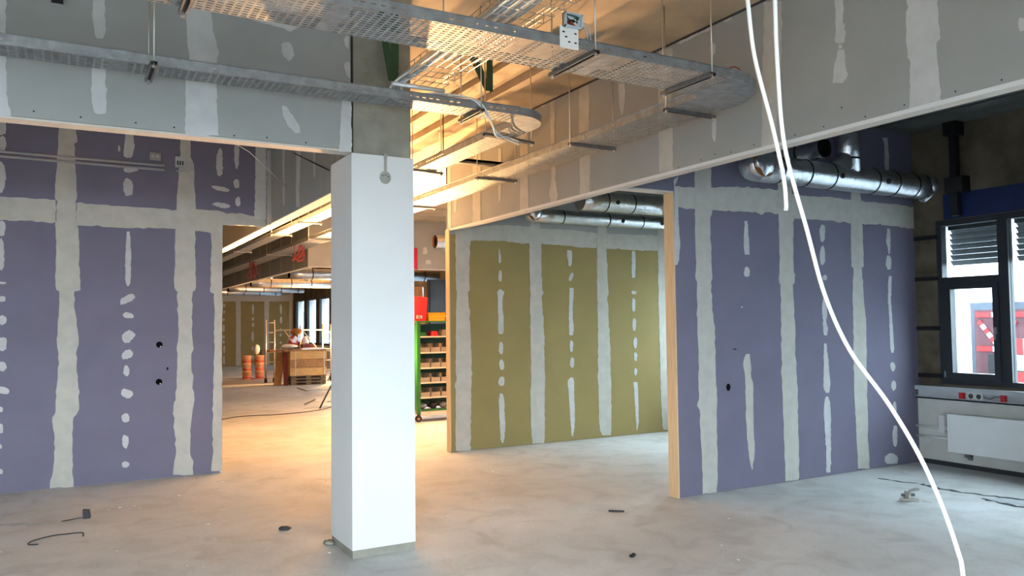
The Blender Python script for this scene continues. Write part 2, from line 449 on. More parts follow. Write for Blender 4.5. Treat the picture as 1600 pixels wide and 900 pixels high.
# ------------------------------------------------------------------ measured outlines of the joint filler, metres on each wall (along, up)
FILLER = {
 'left': [
  [(-0.725,2.815),(-0.572,2.817),(-0.363,2.822),(-0.11,2.817),(-0.107,2.599),(-0.178,2.589),(-0.36,2.598),(-0.568,2.594),(-0.721,2.59)],
  [(-0.094,3.694),(-0.089,3.541),(-0.095,3.394),(-0.095,3.375),(-0.103,3.138),(-0.113,3.054),(-0.117,2.832),(-0.093,2.802),(-0.113,2.579),(-0.107,2.542),(-0.1,2.264),(-0.106,2.063),(-0.093,1.931),(-0.069,1.919),(-0.067,1.762),(-0.076,1.636),(-0.081,1.405),(-0.075,1.355),(-0.067,1.311),(-0.07,1.168),(-0.076,1.012),(-0.085,0.857),(-0.084,0.764),(-0.094,0.715),(-0.11,0.692),(-0.103,0.58),(-0.085,0.393),(-0.098,0.191),(-0.108,0.118),(-0.124,0.058),(-0.123,0.009),(0.078,0.004),(0.077,0.037),(0.071,0.1),(0.065,0.175),(0.062,0.381),(0.066,0.567),(0.07,0.68),(0.092,0.703),(0.116,0.752),(0.112,0.846),(0.105,1.004),(0.089,1.162),(0.082,1.307),(0.092,1.351),(0.106,1.401),(0.086,1.635),(0.062,1.762),(0.063,1.92),(0.116,1.933),(0.106,2.067),(0.101,2.271),(0.087,2.551),(0.069,2.589),(0.061,2.812),(0.072,2.845),(0.066,3.069),(0.057,3.152),(0.043,3.389),(0.071,3.411),(0.061,3.558),(0.056,3.713)],
  [(0.067,2.8),(0.242,2.795),(0.532,2.794),(0.772,2.792),(1,2.789),(1.001,2.586),(0.774,2.582),(0.534,2.57),(0.302,2.572),(0.07,2.573)],
  [(1.031,3.728),(1.026,3.516),(1.021,3.351),(1.015,3.262),(0.999,2.975),(0.994,2.792),(0.983,2.582),(0.982,2.299),(0.978,1.963),(0.994,1.936),(1.009,1.923),(1.014,1.695),(1.022,1.494),(1.01,1.374),(1.004,1.328),(1.014,1.274),(1.012,1.128),(1.007,0.962),(0.999,0.796),(0.984,0.771),(0.978,0.698),(0.985,0.565),(1.005,0.3),(1,0.202),(0.988,0.137),(0.98,0.026),(1.175,0.006),(1.175,0.119),(1.155,0.187),(1.142,0.288),(1.15,0.554),(1.165,0.686),(1.177,0.759),(1.183,0.786),(1.163,0.954),(1.149,1.123),(1.148,1.27),(1.17,1.324),(1.163,1.371),(1.153,1.492),(1.155,1.695),(1.157,1.925),(1.176,1.938),(1.188,1.966),(1.177,2.305),(1.178,2.591),(1.183,2.804),(1.172,2.988),(1.161,3.275),(1.125,3.361),(1.124,3.526),(1.12,3.739)],
  [(1.17,2.803),(1.273,2.802),(1.435,2.798),(1.501,2.774),(1.635,2.789),(1.787,2.763),(1.908,2.755),(1.908,2.652),(1.669,2.654),(1.451,2.65),(1.348,2.641),(1.345,2.551),(1.261,2.568),(1.172,2.571)],
  [(1.795,3.709),(1.796,3.317),(1.79,2.89),(1.784,2.734),(1.915,2.741),(1.914,2.898),(1.913,3.327),(1.912,3.722)],
  [(1.342,2.655),(1.34,2.31),(1.335,2.036),(1.329,1.933),(1.372,1.906),(1.376,1.625),(1.375,1.216),(1.365,0.776),(1.363,0.539),(1.371,0.269),(1.362,0.135),(1.353,0.028),(1.462,0.017),(1.462,0.126),(1.461,0.261),(1.46,0.532),(1.459,0.77),(1.456,1.214),(1.454,1.625),(1.453,1.907),(1.453,1.934),(1.452,2.038),(1.451,2.314),(1.449,2.66)],
  [(0.523,2.533),(0.518,2.415),(0.511,2.284),(0.515,2.088),(0.522,2.003),(0.534,1.977),(0.546,1.977),(0.56,2.004),(0.565,2.089),(0.567,2.286),(0.559,2.417),(0.552,2.535)],
  [(0.512,3.635),(0.501,3.535),(0.491,3.401),(0.486,3.308),(0.516,3.291),(0.551,3.294),(0.569,3.316),(0.586,3.41),(0.573,3.542),(0.56,3.641)],
  [(0.627,3.191),(0.619,3.168),(0.573,3.15),(0.522,3.142),(0.491,3.155),(0.486,3.177),(0.525,3.197),(0.567,3.209),(0.618,3.212)],
  [(0.578,2.995),(0.573,2.92),(0.539,2.904),(0.507,2.901),(0.488,2.956),(0.485,3.023),(0.504,3.08),(0.537,3.077),(0.566,3.057)],
  [(0.597,1.89),(0.61,1.864),(0.567,1.821),(0.519,1.797),(0.474,1.786),(0.471,1.816),(0.482,1.852),(0.529,1.883),(0.572,1.9)],
  [(0.598,1.662),(0.578,1.648),(0.547,1.649),(0.511,1.657),(0.493,1.682),(0.504,1.7),(0.524,1.714),(0.561,1.703),(0.591,1.685)],
  [(0.586,1.514),(0.613,1.484),(0.589,1.437),(0.554,1.4),(0.511,1.402),(0.492,1.437),(0.491,1.479),(0.52,1.512),(0.556,1.531)],
  [(0.583,1.312),(0.593,1.284),(0.573,1.249),(0.538,1.235),(0.502,1.232),(0.489,1.261),(0.497,1.296),(0.524,1.327),(0.563,1.336)],
  [(0.561,1.115),(0.557,1.078),(0.539,1.06),(0.52,1.073),(0.503,1.096),(0.509,1.134),(0.517,1.169),(0.538,1.174),(0.554,1.148)],
  [(0.595,0.866),(0.573,0.843),(0.535,0.84),(0.502,0.862),(0.485,0.89),(0.489,0.918),(0.513,0.941),(0.554,0.923),(0.592,0.901)],
  [(0.567,0.647),(0.566,0.61),(0.542,0.598),(0.519,0.598),(0.499,0.621),(0.491,0.656),(0.506,0.679),(0.527,0.693),(0.553,0.681)],
  [(0.562,0.402),(0.552,0.362),(0.536,0.331),(0.516,0.351),(0.502,0.385),(0.5,0.431),(0.512,0.473),(0.534,0.468),(0.557,0.453)],
  [(0.57,0.181),(0.567,0.159),(0.547,0.145),(0.523,0.144),(0.505,0.158),(0.5,0.177),(0.506,0.2),(0.532,0.21),(0.556,0.199)],
  [(0.454,3.384),(0.455,3.359),(0.446,3.351),(0.438,3.354),(0.434,3.371),(0.433,3.394),(0.437,3.415),(0.446,3.415),(0.453,3.406)],
  [(-0.535,3.51),(-0.533,3.431),(-0.564,3.416),(-0.592,3.409),(-0.614,3.462),(-0.608,3.535),(-0.596,3.604),(-0.565,3.621),(-0.538,3.584)],
  [(-0.528,3.324),(-0.538,3.274),(-0.557,3.244),(-0.579,3.253),(-0.598,3.287),(-0.594,3.344),(-0.582,3.391),(-0.558,3.41),(-0.535,3.383)],
  [(-0.527,3.014),(-0.536,2.906),(-0.556,2.856),(-0.58,2.858),(-0.595,2.954),(-0.595,3.062),(-0.583,3.151),(-0.561,3.155),(-0.539,3.12)],
  [(-0.523,2.515),(-0.528,2.459),(-0.55,2.44),(-0.572,2.446),(-0.585,2.487),(-0.584,2.535),(-0.573,2.575),(-0.552,2.59),(-0.53,2.569)],
  [(-0.529,2.269),(-0.529,2.157),(-0.546,2.109),(-0.565,2.123),(-0.578,2.212),(-0.58,2.324),(-0.568,2.401),(-0.551,2.425),(-0.535,2.368)],
  [(-0.509,1.994),(-0.513,1.985),(-0.537,1.981),(-0.562,1.983),(-0.582,1.988),(-0.58,1.997),(-0.563,2.004),(-0.539,2.004),(-0.514,2.002)],
  [(-0.513,1.841),(-0.515,1.821),(-0.536,1.814),(-0.559,1.814),(-0.572,1.831),(-0.573,1.851),(-0.557,1.864),(-0.537,1.869),(-0.515,1.861)],
  [(-0.508,1.671),(-0.5,1.641),(-0.508,1.61),(-0.532,1.591),(-0.559,1.599),(-0.579,1.622),(-0.579,1.656),(-0.557,1.677),(-0.531,1.686)],
  [(-0.498,1.414),(-0.499,1.365),(-0.526,1.343),(-0.556,1.356),(-0.576,1.392),(-0.577,1.44),(-0.559,1.479),(-0.53,1.475),(-0.5,1.463)],
  [(-0.501,1.223),(-0.491,1.189),(-0.507,1.165),(-0.529,1.152),(-0.556,1.167),(-0.57,1.198),(-0.569,1.232),(-0.546,1.243),(-0.522,1.244)],
  [(-0.469,0.96),(-0.479,0.936),(-0.515,0.938),(-0.551,0.946),(-0.57,0.972),(-0.56,0.994),(-0.54,1.011),(-0.506,1.003),(-0.479,0.984)],
  [(-0.518,0.791),(-0.52,0.774),(-0.533,0.768),(-0.546,0.77),(-0.553,0.785),(-0.556,0.803),(-0.547,0.817),(-0.533,0.819),(-0.52,0.81)],
  [(-0.513,0.61),(-0.513,0.574),(-0.53,0.57),(-0.545,0.57),(-0.554,0.597),(-0.555,0.63),(-0.545,0.652),(-0.53,0.662),(-0.516,0.642)],
  [(-0.521,0.442),(-0.521,0.428),(-0.533,0.425),(-0.545,0.425),(-0.552,0.438),(-0.554,0.453),(-0.547,0.466),(-0.533,0.466),(-0.522,0.457)],
  [(-0.509,0.207),(-0.512,0.191),(-0.524,0.186),(-0.536,0.19),(-0.545,0.202),(-0.545,0.219),(-0.538,0.234),(-0.525,0.235),(-0.513,0.225)],
  [(1.451,3.322),(1.45,3.197),(1.425,3.176),(1.405,3.181),(1.388,3.257),(1.387,3.376),(1.403,3.455),(1.425,3.488),(1.448,3.447)],
  [(1.624,3.457),(1.62,3.32),(1.604,3.269),(1.586,3.279),(1.57,3.373),(1.573,3.521),(1.582,3.659),(1.603,3.675),(1.62,3.6)],
  [(1.626,3.112),(1.626,3.072),(1.602,3.059),(1.581,3.062),(1.568,3.09),(1.563,3.127),(1.58,3.156),(1.602,3.159),(1.622,3.147)],
  [(1.638,2.916),(1.637,2.876),(1.619,2.86),(1.601,2.865),(1.587,2.892),(1.586,2.933),(1.602,2.958),(1.619,2.97),(1.635,2.952)],
  [(1.529,3.026),(1.506,3.012),(1.441,3.017),(1.383,3.027),(1.351,3.045),(1.337,3.065),(1.39,3.069),(1.452,3.063),(1.507,3.047)],
  [(1.535,2.857),(1.515,2.839),(1.455,2.834),(1.396,2.846),(1.348,2.862),(1.36,2.881),(1.397,2.894),(1.46,2.889),(1.515,2.877)],
 ],
 'bulk_in': [
  [(8.974,3.508),(8.954,3.182),(8.957,2.897),(8.954,2.675),(8.727,2.649),(8.729,2.865),(8.748,3.148),(8.767,3.467)],
  [(8.221,3.393),(8.205,3.058),(8.203,2.859),(8.175,2.783),(8.134,2.777),(8.121,2.848),(8.122,3.044),(8.124,3.373)],
  [(7.658,3.248),(7.657,2.967),(7.669,2.87),(7.656,2.694),(7.511,2.674),(7.535,2.849),(7.524,2.945),(7.489,3.215)],
  [(7.051,3.111),(7.04,2.981),(7.03,2.881),(6.988,2.874),(6.977,2.97),(6.977,3.097)],
 ],
 'head_left': [
  [(-0.349,3.478),(-0.361,3.276),(-0.359,3.168),(-0.357,3.024),(-0.355,2.88),(-0.353,2.79),(-0.352,2.729),(-0.286,2.737),(-0.299,2.797),(-0.307,2.886),(-0.315,3.03),(-0.317,3.175),(-0.316,3.284),(-0.318,3.484)],
  [(0.112,3.591),(0.113,3.476),(0.111,3.361),(0.121,3.286),(0.133,3.25),(0.166,3.256),(0.179,3.296),(0.178,3.373),(0.174,3.488),(0.172,3.603)],
  [(0.121,3.127),(0.108,3.056),(0.109,2.962),(0.111,2.905),(0.117,2.849),(0.127,2.809),(0.141,2.803),(0.177,2.808),(0.186,2.816),(0.187,2.858),(0.186,2.915),(0.182,2.972),(0.181,3.067),(0.177,3.135)],
  [(0.613,3.673),(0.618,3.493),(0.626,3.373),(0.63,3.294),(0.641,3.235),(0.645,3.196),(0.623,3.153),(0.621,3.032),(0.622,2.873),(0.623,2.726),(0.815,2.747),(0.805,2.895),(0.8,3.057),(0.799,3.179),(0.803,3.22),(0.812,3.262),(0.802,3.322),(0.779,3.4),(0.767,3.52),(0.774,3.706)],
  [(0.835,3.615),(0.851,3.544),(0.98,3.53),(1.06,3.515),(1.162,3.504),(1.265,3.486),(1.311,3.521),(1.319,3.579),(1.37,3.718),(1.12,3.776)],
  [(1.276,3.374),(1.287,3.333),(1.271,3.304),(1.246,3.287),(1.215,3.31),(1.202,3.349),(1.2,3.386),(1.221,3.407),(1.252,3.412)],
  [(1.204,2.965),(1.208,2.986),(1.232,2.985),(1.278,2.927),(1.32,2.856),(1.324,2.818),(1.295,2.811),(1.253,2.848),(1.22,2.904)],
  [(1.619,3.491),(1.632,3.52),(1.655,3.52),(1.654,3.426),(1.628,3.449)],
  [(1.618,3.306),(1.627,3.334),(1.659,3.339),(1.663,3.224),(1.636,3.251)],
  [(1.609,3.103),(1.596,2.992),(1.596,2.882),(1.586,2.72),(1.671,2.728),(1.671,2.891),(1.671,3.001),(1.669,3.111)],
 ],
 'head_right': [
  [(3.193,3.667),(3.198,3.509),(3.193,3.388),(3.195,3.34),(3.197,3.289),(3.203,3.248),(3.185,3.234),(3.153,3.224),(3.139,3.227),(3.129,3.267),(3.132,3.319),(3.143,3.37),(3.135,3.486),(3.129,3.641)],
  [(3.153,3.204),(3.157,3.196),(3.166,3.196),(3.175,3.198),(3.18,3.208),(3.18,3.218),(3.174,3.224),(3.164,3.222),(3.156,3.214)],
  [(3.177,3.196),(3.192,3.157),(3.212,3.115),(3.221,3.055),(3.224,3.032),(3.226,3),(3.157,2.981),(3.129,3.005),(3.119,3.026),(3.135,3.093),(3.133,3.139),(3.141,3.185)],
  [(2.724,3.554),(2.728,3.336),(2.714,3.288),(2.73,3.264),(2.733,3.192),(2.736,3.12),(2.736,3.099),(2.732,3.01),(2.717,2.991),(2.722,2.863),(2.725,2.763),(2.728,2.745),(2.731,2.721),(2.572,2.682),(2.549,2.701),(2.543,2.717),(2.552,2.816),(2.558,2.944),(2.56,2.958),(2.558,3.042),(2.536,3.056),(2.541,3.127),(2.542,3.198),(2.544,3.227),(2.546,3.27),(2.539,3.478)],
  [(2.103,2.986),(2.109,2.965),(2.12,2.958),(2.133,2.962),(2.138,2.986),(2.138,3.009),(2.131,3.03),(2.118,3.022),(2.105,3.012)],
  [(3.756,3.705),(3.77,3.455),(3.781,3.283),(3.795,3.024),(3.801,2.851),(3.808,2.717),(3.701,2.696),(3.68,2.824),(3.653,2.988),(3.628,3.238),(3.617,3.405),(3.603,3.649)],
  [(4.64,3.706),(4.51,3.704),(4.263,3.709),(4.27,3.678),(4.406,3.685),(4.59,3.675)],
  [(4.055,3.699),(4.059,3.689),(4.082,3.685),(4.111,3.684),(4.135,3.693),(4.133,3.704),(4.123,3.713),(4.096,3.714),(4.068,3.709)],
  [(4.218,3.52),(4.226,3.494),(4.244,3.483),(4.268,3.492),(4.277,3.524),(4.277,3.553),(4.266,3.578),(4.241,3.574),(4.22,3.552)],
  [(4.845,3.73),(4.857,3.6),(4.863,3.395),(4.875,3.244),(4.874,3.013),(4.87,2.884),(4.871,2.736),(4.708,2.707),(4.707,2.852),(4.707,2.977),(4.715,3.205),(4.711,3.355),(4.697,3.553),(4.693,3.683)],
  [(4.275,3.022),(4.277,2.957),(4.276,2.891),(4.257,2.854),(4.244,2.851),(4.237,2.882),(4.231,2.947),(4.233,3.012)],
  [(5.387,3.59),(5.381,3.478),(5.375,3.393),(5.354,3.311),(5.332,3.306),(5.313,3.378),(5.293,3.455),(5.298,3.565)],
  [(5.975,3.75),(5.98,3.573),(5.986,3.337),(5.998,3.268),(5.985,2.981),(5.979,2.833),(5.987,2.722),(5.84,2.701),(5.832,2.809),(5.823,2.952),(5.805,3.227),(5.833,3.303),(5.817,3.532),(5.822,3.708)],
  [(6.474,3.728),(6.48,3.509),(6.473,3.332),(6.478,3.132),(6.471,2.944),(6.49,2.872),(6.521,2.795),(6.488,2.734),(6.465,2.706),(6.431,2.701),(6.396,2.721),(6.366,2.772),(6.387,2.856),(6.407,2.933),(6.397,3.117),(6.403,3.317),(6.399,3.491),(6.393,3.708)],
  [(6.583,3.711),(6.584,3.689),(6.62,3.686),(6.662,3.699),(6.685,3.725),(6.676,3.745),(6.66,3.762),(6.62,3.75),(6.584,3.734)],
  [(7.063,3.724),(7.075,3.478),(7.074,3.244),(7.079,3.031),(7.083,2.845),(7.08,2.704),(6.924,2.684),(6.914,2.82),(6.923,3.005),(6.918,3.215),(6.912,3.444),(6.906,3.686)],
  [(7.545,3.458),(7.56,3.124),(7.557,2.948),(7.544,2.869),(7.515,2.865),(7.498,2.939),(7.487,3.112),(7.487,3.447)],
  [(8.166,3.709),(8.173,3.374),(8.179,3.077),(8.186,2.721),(7.983,2.697),(7.984,3.047),(7.978,3.339),(7.971,3.668)],
  [(8.7,3.155),(8.704,2.961),(8.687,2.912),(8.632,2.905),(8.623,2.95),(8.61,3.142)],
  [(8.877,3.66),(8.886,3.183),(8.894,2.724),(8.782,2.712),(8.783,3.168),(8.784,3.642)],
 ],
 'right': [
  [(4.731,2.763),(4.968,2.77),(5.171,2.785),(5.403,2.808),(5.735,2.824),(6.038,2.824),(6.038,2.592),(5.855,2.593),(5.811,2.566),(5.727,2.592),(5.477,2.58),(5.164,2.576),(4.963,2.573),(4.726,2.579)],
  [(6.224,2.796),(6.443,2.795),(6.823,2.809),(7.108,2.798),(7.097,2.553),(6.988,2.567),(6.909,2.55),(6.812,2.568),(6.433,2.56),(6.251,2.56),(6.215,2.577)],
  [(7.249,2.79),(7.53,2.799),(7.852,2.802),(8.197,2.788),(8.184,2.553),(8.059,2.543),(7.839,2.56),(7.518,2.561),(7.238,2.553)],
  [(4.729,2.827),(4.782,2.854),(4.742,2.776),(4.727,2.757)],
  [(4.975,2.993),(4.973,2.934),(4.967,2.728),(4.97,2.565),(4.965,2.523),(4.968,2.494),(4.965,2.261),(4.962,1.999),(4.96,1.929),(4.975,1.912),(4.97,1.738),(4.968,1.536),(4.975,1.276),(4.967,0.989),(4.967,0.852),(4.943,0.796),(4.972,0.76),(4.985,0.417),(4.988,0.132),(4.988,0.007),(5.153,0.004),(5.168,0.113),(5.173,0.4),(5.176,0.747),(5.181,0.782),(5.186,0.84),(5.175,0.98),(5.18,1.271),(5.168,1.534),(5.147,1.739),(5.141,1.915),(5.157,1.933),(5.155,2.003),(5.151,2.268),(5.15,2.505),(5.171,2.535),(5.18,2.577),(5.169,2.743),(5.176,2.952),(5.177,3.011)],
  [(6.053,3.248),(6.04,2.9),(6.037,2.679),(6.041,2.554),(6.043,2.504),(6.04,2.304),(6.034,2.023),(6.019,1.966),(6.026,1.911),(6.043,1.905),(6.034,1.557),(6.029,1.186),(6.027,1.002),(6.03,0.848),(6.031,0.633),(6.034,0.388),(6.04,0.082),(6.038,0.01),(6.213,0.004),(6.229,0.063),(6.237,0.371),(6.238,0.619),(6.237,0.837),(6.235,0.993),(6.224,1.18),(6.225,1.555),(6.212,1.907),(6.235,1.914),(6.241,1.971),(6.23,2.027),(6.232,2.311),(6.24,2.514),(6.269,2.567),(6.229,2.692),(6.237,2.915),(6.242,3.267)],
  [(7.138,3.457),(7.112,2.882),(7.097,2.546),(7.091,2.312),(7.086,2.106),(7.116,2.087),(7.093,1.814),(7.089,1.516),(7.078,1.154),(7.074,0.957),(7.073,0.728),(7.082,0.498),(7.09,0.237),(7.095,0.028),(7.275,0.01),(7.27,0.221),(7.273,0.485),(7.273,0.716),(7.274,0.948),(7.279,1.147),(7.291,1.514),(7.265,1.815),(7.247,2.09),(7.284,2.111),(7.283,2.32),(7.279,2.556),(7.264,2.893),(7.281,3.472)],
  [(4.73,2.752),(4.726,2.567),(4.722,2.423),(4.721,2.251),(4.717,2.108),(4.723,2.057),(4.745,2.057),(4.769,2.11),(4.784,2.254),(4.77,2.426),(4.77,2.57),(4.764,2.754)],
  [(5.582,2.498),(5.575,2.419),(5.568,2.346),(5.565,2.254),(5.579,2.176),(5.638,2.178),(5.636,2.257),(5.627,2.348),(5.625,2.421),(5.623,2.5)],
  [(5.639,2.014),(5.629,1.977),(5.603,1.968),(5.579,1.969),(5.559,1.993),(5.567,2.029),(5.58,2.06),(5.607,2.063),(5.628,2.046)],
  [(5.534,1.681),(5.53,1.676),(5.523,1.674),(5.515,1.674),(5.511,1.678),(5.511,1.683),(5.515,1.688),(5.524,1.688),(5.533,1.686)],
  [(5.564,1.242),(5.53,1.19),(5.52,1.142),(5.541,1.022),(5.546,0.933),(5.542,0.814),(5.543,0.606),(5.546,0.457),(5.556,0.368),(5.572,0.26),(5.598,0.168),(5.611,0.167),(5.63,0.254),(5.642,0.36),(5.637,0.45),(5.634,0.599),(5.641,0.808),(5.645,0.928),(5.619,1.019),(5.619,1.139),(5.612,1.187),(5.606,1.241)],
  [(6.699,2.434),(6.692,2.368),(6.665,2.342),(6.637,2.341),(6.623,2.397),(6.621,2.468),(6.646,2.517),(6.672,2.518),(6.7,2.504)],
  [(6.689,2.206),(6.684,2.135),(6.656,2.107),(6.626,2.104),(6.612,2.168),(6.615,2.239),(6.637,2.29),(6.664,2.305),(6.686,2.27)],
  [(6.711,1.979),(6.703,1.959),(6.681,1.953),(6.659,1.954),(6.645,1.968),(6.643,1.989),(6.662,2.003),(6.684,2.009),(6.705,2)],
  [(6.644,1.771),(6.627,1.694),(6.623,1.617),(6.634,1.533),(6.631,1.456),(6.642,1.398),(6.685,1.397),(6.702,1.455),(6.677,1.533),(6.699,1.616),(6.688,1.694),(6.663,1.771)],
  [(6.639,1.315),(6.629,1.2),(6.624,1.072),(6.612,0.913),(6.619,0.849),(6.642,0.822),(6.679,0.82),(6.699,0.845),(6.712,0.908),(6.699,1.069),(6.686,1.198),(6.672,1.314)],
  [(6.64,0.784),(6.614,0.722),(6.605,0.627),(6.621,0.34),(6.622,0.15),(6.617,0.037),(6.674,0.031),(6.688,0.144),(6.696,0.334),(6.704,0.62),(6.703,0.716),(6.678,0.782)],
  [(7.686,2.528),(7.678,2.473),(7.663,2.382),(7.687,2.328),(7.694,2.252),(7.715,2.253),(7.73,2.33),(7.733,2.385),(7.737,2.475),(7.729,2.53)],
  [(7.737,2.157),(7.732,2.098),(7.698,2.083),(7.668,2.087),(7.646,2.125),(7.653,2.181),(7.671,2.237),(7.707,2.237),(7.735,2.211)],
  [(7.687,2.018),(7.67,1.887),(7.663,1.75),(7.674,1.545),(7.672,1.408),(7.674,1.237),(7.688,1.196),(7.726,1.195),(7.739,1.236),(7.731,1.407),(7.722,1.544),(7.711,1.75),(7.724,1.888),(7.73,2.019)],
  [(7.752,1.044),(7.736,1.014),(7.712,0.993),(7.685,1.005),(7.669,1.031),(7.663,1.067),(7.687,1.094),(7.717,1.092),(7.74,1.076)],
  [(7.752,0.846),(7.74,0.808),(7.712,0.791),(7.687,0.804),(7.668,0.831),(7.672,0.868),(7.691,0.895),(7.717,0.899),(7.743,0.885)],
  [(7.742,0.605),(7.735,0.56),(7.713,0.546),(7.69,0.542),(7.679,0.584),(7.68,0.634),(7.698,0.668),(7.721,0.678),(7.74,0.651)],
  [(7.745,0.316),(7.733,0.233),(7.703,0.194),(7.675,0.215),(7.664,0.284),(7.668,0.359),(7.687,0.422),(7.714,0.424),(7.745,0.407)],
  [(7.745,0.066),(7.73,0.023),(7.65,0.023),(7.577,0.027),(7.52,0.063),(7.529,0.107),(7.583,0.134),(7.658,0.132),(7.72,0.105)],
  [(7.65,3.511),(7.68,3.466),(7.684,3.341),(7.684,3.125),(7.749,3.13),(7.755,3.347),(7.745,3.472),(7.736,3.521)],
  [(8.214,3.521),(8.195,2.96),(8.189,2.745),(8.24,2.748),(8.252,2.964),(8.271,3.526)],
 ],
 'green': [
  [(4.163,2.697),(4.32,2.737),(4.589,2.79),(4.93,2.808),(5.244,2.803),(5.212,2.589),(5.097,2.576),(4.956,2.595),(4.678,2.6),(4.337,2.586),(4.161,2.575)],
  [(5.36,2.779),(5.637,2.793),(5.941,2.79),(6.276,2.767),(6.272,2.566),(6.145,2.565),(5.989,2.564),(5.886,2.573),(5.634,2.585),(5.357,2.586)],
  [(6.447,2.761),(6.742,2.775),(7.022,2.779),(7.344,2.788),(7.339,2.564),(7.017,2.557),(6.737,2.561),(6.442,2.559)],
  [(4.154,2.705),(4.156,2.389),(4.157,2.074),(4.165,1.964),(4.173,1.948),(4.163,1.76),(4.156,1.486),(4.153,1.135),(4.155,0.862),(4.137,0.832),(4.145,0.762),(4.143,0.514),(4.14,0.127),(4.139,0.019),(4.338,0.004),(4.339,0.111),(4.351,0.501),(4.354,0.751),(4.363,0.821),(4.364,0.853),(4.366,1.128),(4.352,1.483),(4.333,1.76),(4.322,1.95),(4.348,1.966),(4.341,2.077),(4.352,2.395),(4.373,2.715)],
  [(5.236,2.923),(5.212,2.589),(5.212,2.257),(5.213,1.983),(5.222,1.942),(5.221,1.901),(5.21,1.76),(5.216,1.554),(5.215,1.102),(5.215,0.774),(5.205,0.725),(5.203,0.285),(5.21,0.121),(5.223,0.014),(5.396,0.004),(5.407,0.106),(5.41,0.27),(5.417,0.715),(5.422,0.764),(5.422,1.095),(5.415,1.552),(5.393,1.76),(5.386,1.902),(5.421,1.944),(5.397,1.986),(5.391,2.261),(5.391,2.596),(5.372,2.931)],
  [(6.3,2.912),(6.277,2.544),(6.275,2.195),(6.27,1.934),(6.269,1.908),(6.274,1.587),(6.269,1.328),(6.257,0.725),(6.267,0.699),(6.264,0.296),(6.276,0.107),(6.317,0.035),(6.46,0.024),(6.467,0.093),(6.471,0.282),(6.479,0.689),(6.48,0.715),(6.471,1.324),(6.455,1.586),(6.44,1.909),(6.457,1.936),(6.446,2.199),(6.437,2.55),(6.45,2.92)],
  [(7.346,2.876),(7.339,2.564),(7.33,1.761),(7.335,1.036),(7.338,0.675),(7.35,0.224),(7.358,0.089),(7.38,0.024),(7.461,0.018),(7.463,0.081),(7.466,0.217),(7.466,0.669),(7.464,1.032),(7.471,1.761),(7.491,2.569),(7.499,2.883)],
  [(4.764,2.498),(4.758,2.392),(4.758,2.343),(4.762,2.319),(4.785,2.32),(4.794,2.344),(4.795,2.393),(4.773,2.498)],
  [(4.801,2.158),(4.797,2.109),(4.782,2.084),(4.765,2.089),(4.752,2.127),(4.757,2.181),(4.767,2.222),(4.783,2.228),(4.798,2.206)],
  [(4.772,1.987),(4.735,1.954),(4.739,1.906),(4.741,1.76),(4.749,1.599),(4.738,1.478),(4.756,1.422),(4.802,1.421),(4.821,1.477),(4.822,1.598),(4.806,1.76),(4.817,1.906),(4.836,1.955),(4.79,1.987)],
  [(4.811,1.239),(4.805,1.188),(4.786,1.162),(4.766,1.176),(4.747,1.21),(4.752,1.268),(4.764,1.321),(4.788,1.322),(4.809,1.296)],
  [(4.824,1.033),(4.82,0.982),(4.793,0.974),(4.767,0.971),(4.754,1.013),(4.752,1.061),(4.768,1.1),(4.794,1.096),(4.816,1.077)],
  [(4.825,0.824),(4.82,0.784),(4.792,0.77),(4.761,0.771),(4.736,0.803),(4.743,0.849),(4.763,0.882),(4.794,0.888),(4.821,0.866)],
  [(4.756,0.675),(4.741,0.596),(4.744,0.476),(4.751,0.276),(4.758,0.117),(4.776,0.059),(4.794,0.058),(4.813,0.112),(4.829,0.271),(4.818,0.472),(4.819,0.592),(4.793,0.673)],
  [(5.789,2.518),(5.792,2.441),(5.811,2.356),(5.82,2.306),(5.851,2.306),(5.867,2.358),(5.874,2.444),(5.865,2.521)],
  [(5.876,2.153),(5.851,2.111),(5.828,2.106),(5.813,2.114),(5.813,2.147),(5.831,2.192),(5.86,2.222),(5.879,2.218),(5.893,2.2)],
  [(5.826,2.016),(5.818,1.888),(5.811,1.761),(5.808,1.591),(5.806,1.464),(5.81,1.388),(5.865,1.387),(5.882,1.463),(5.869,1.59),(5.867,1.761),(5.884,1.888),(5.887,2.017)],
  [(5.869,1.242),(5.864,1.196),(5.847,1.163),(5.826,1.176),(5.816,1.22),(5.814,1.27),(5.826,1.32),(5.849,1.318),(5.867,1.292)],
  [(5.88,1.03),(5.874,0.987),(5.854,0.954),(5.83,0.967),(5.811,1.005),(5.819,1.055),(5.833,1.093),(5.856,1.094),(5.878,1.078)],
  [(5.815,0.83),(5.774,0.781),(5.786,0.621),(5.798,0.411),(5.81,0.242),(5.818,0.116),(5.832,0.056),(5.842,0.055),(5.858,0.113),(5.876,0.238),(5.879,0.406),(5.872,0.617),(5.875,0.777),(5.861,0.828)],
  [(6.87,2.547),(6.868,2.458),(6.866,2.341),(6.867,2.171),(6.918,2.172),(6.933,2.343),(6.936,2.46),(6.926,2.549)],
  [(6.94,1.967),(6.934,1.951),(6.904,1.943),(6.871,1.945),(6.853,1.958),(6.854,1.973),(6.868,1.991),(6.905,1.988),(6.938,1.983)],
  [(6.916,1.788),(6.91,1.72),(6.889,1.702),(6.869,1.703),(6.859,1.757),(6.858,1.822),(6.871,1.885),(6.894,1.886),(6.915,1.86)],
  [(6.922,1.516),(6.914,1.462),(6.895,1.428),(6.872,1.436),(6.858,1.485),(6.861,1.546),(6.876,1.599),(6.9,1.608),(6.923,1.583)],
  [(6.934,1.266),(6.928,1.216),(6.907,1.187),(6.885,1.204),(6.873,1.244),(6.873,1.293),(6.888,1.328),(6.911,1.345),(6.933,1.322)],
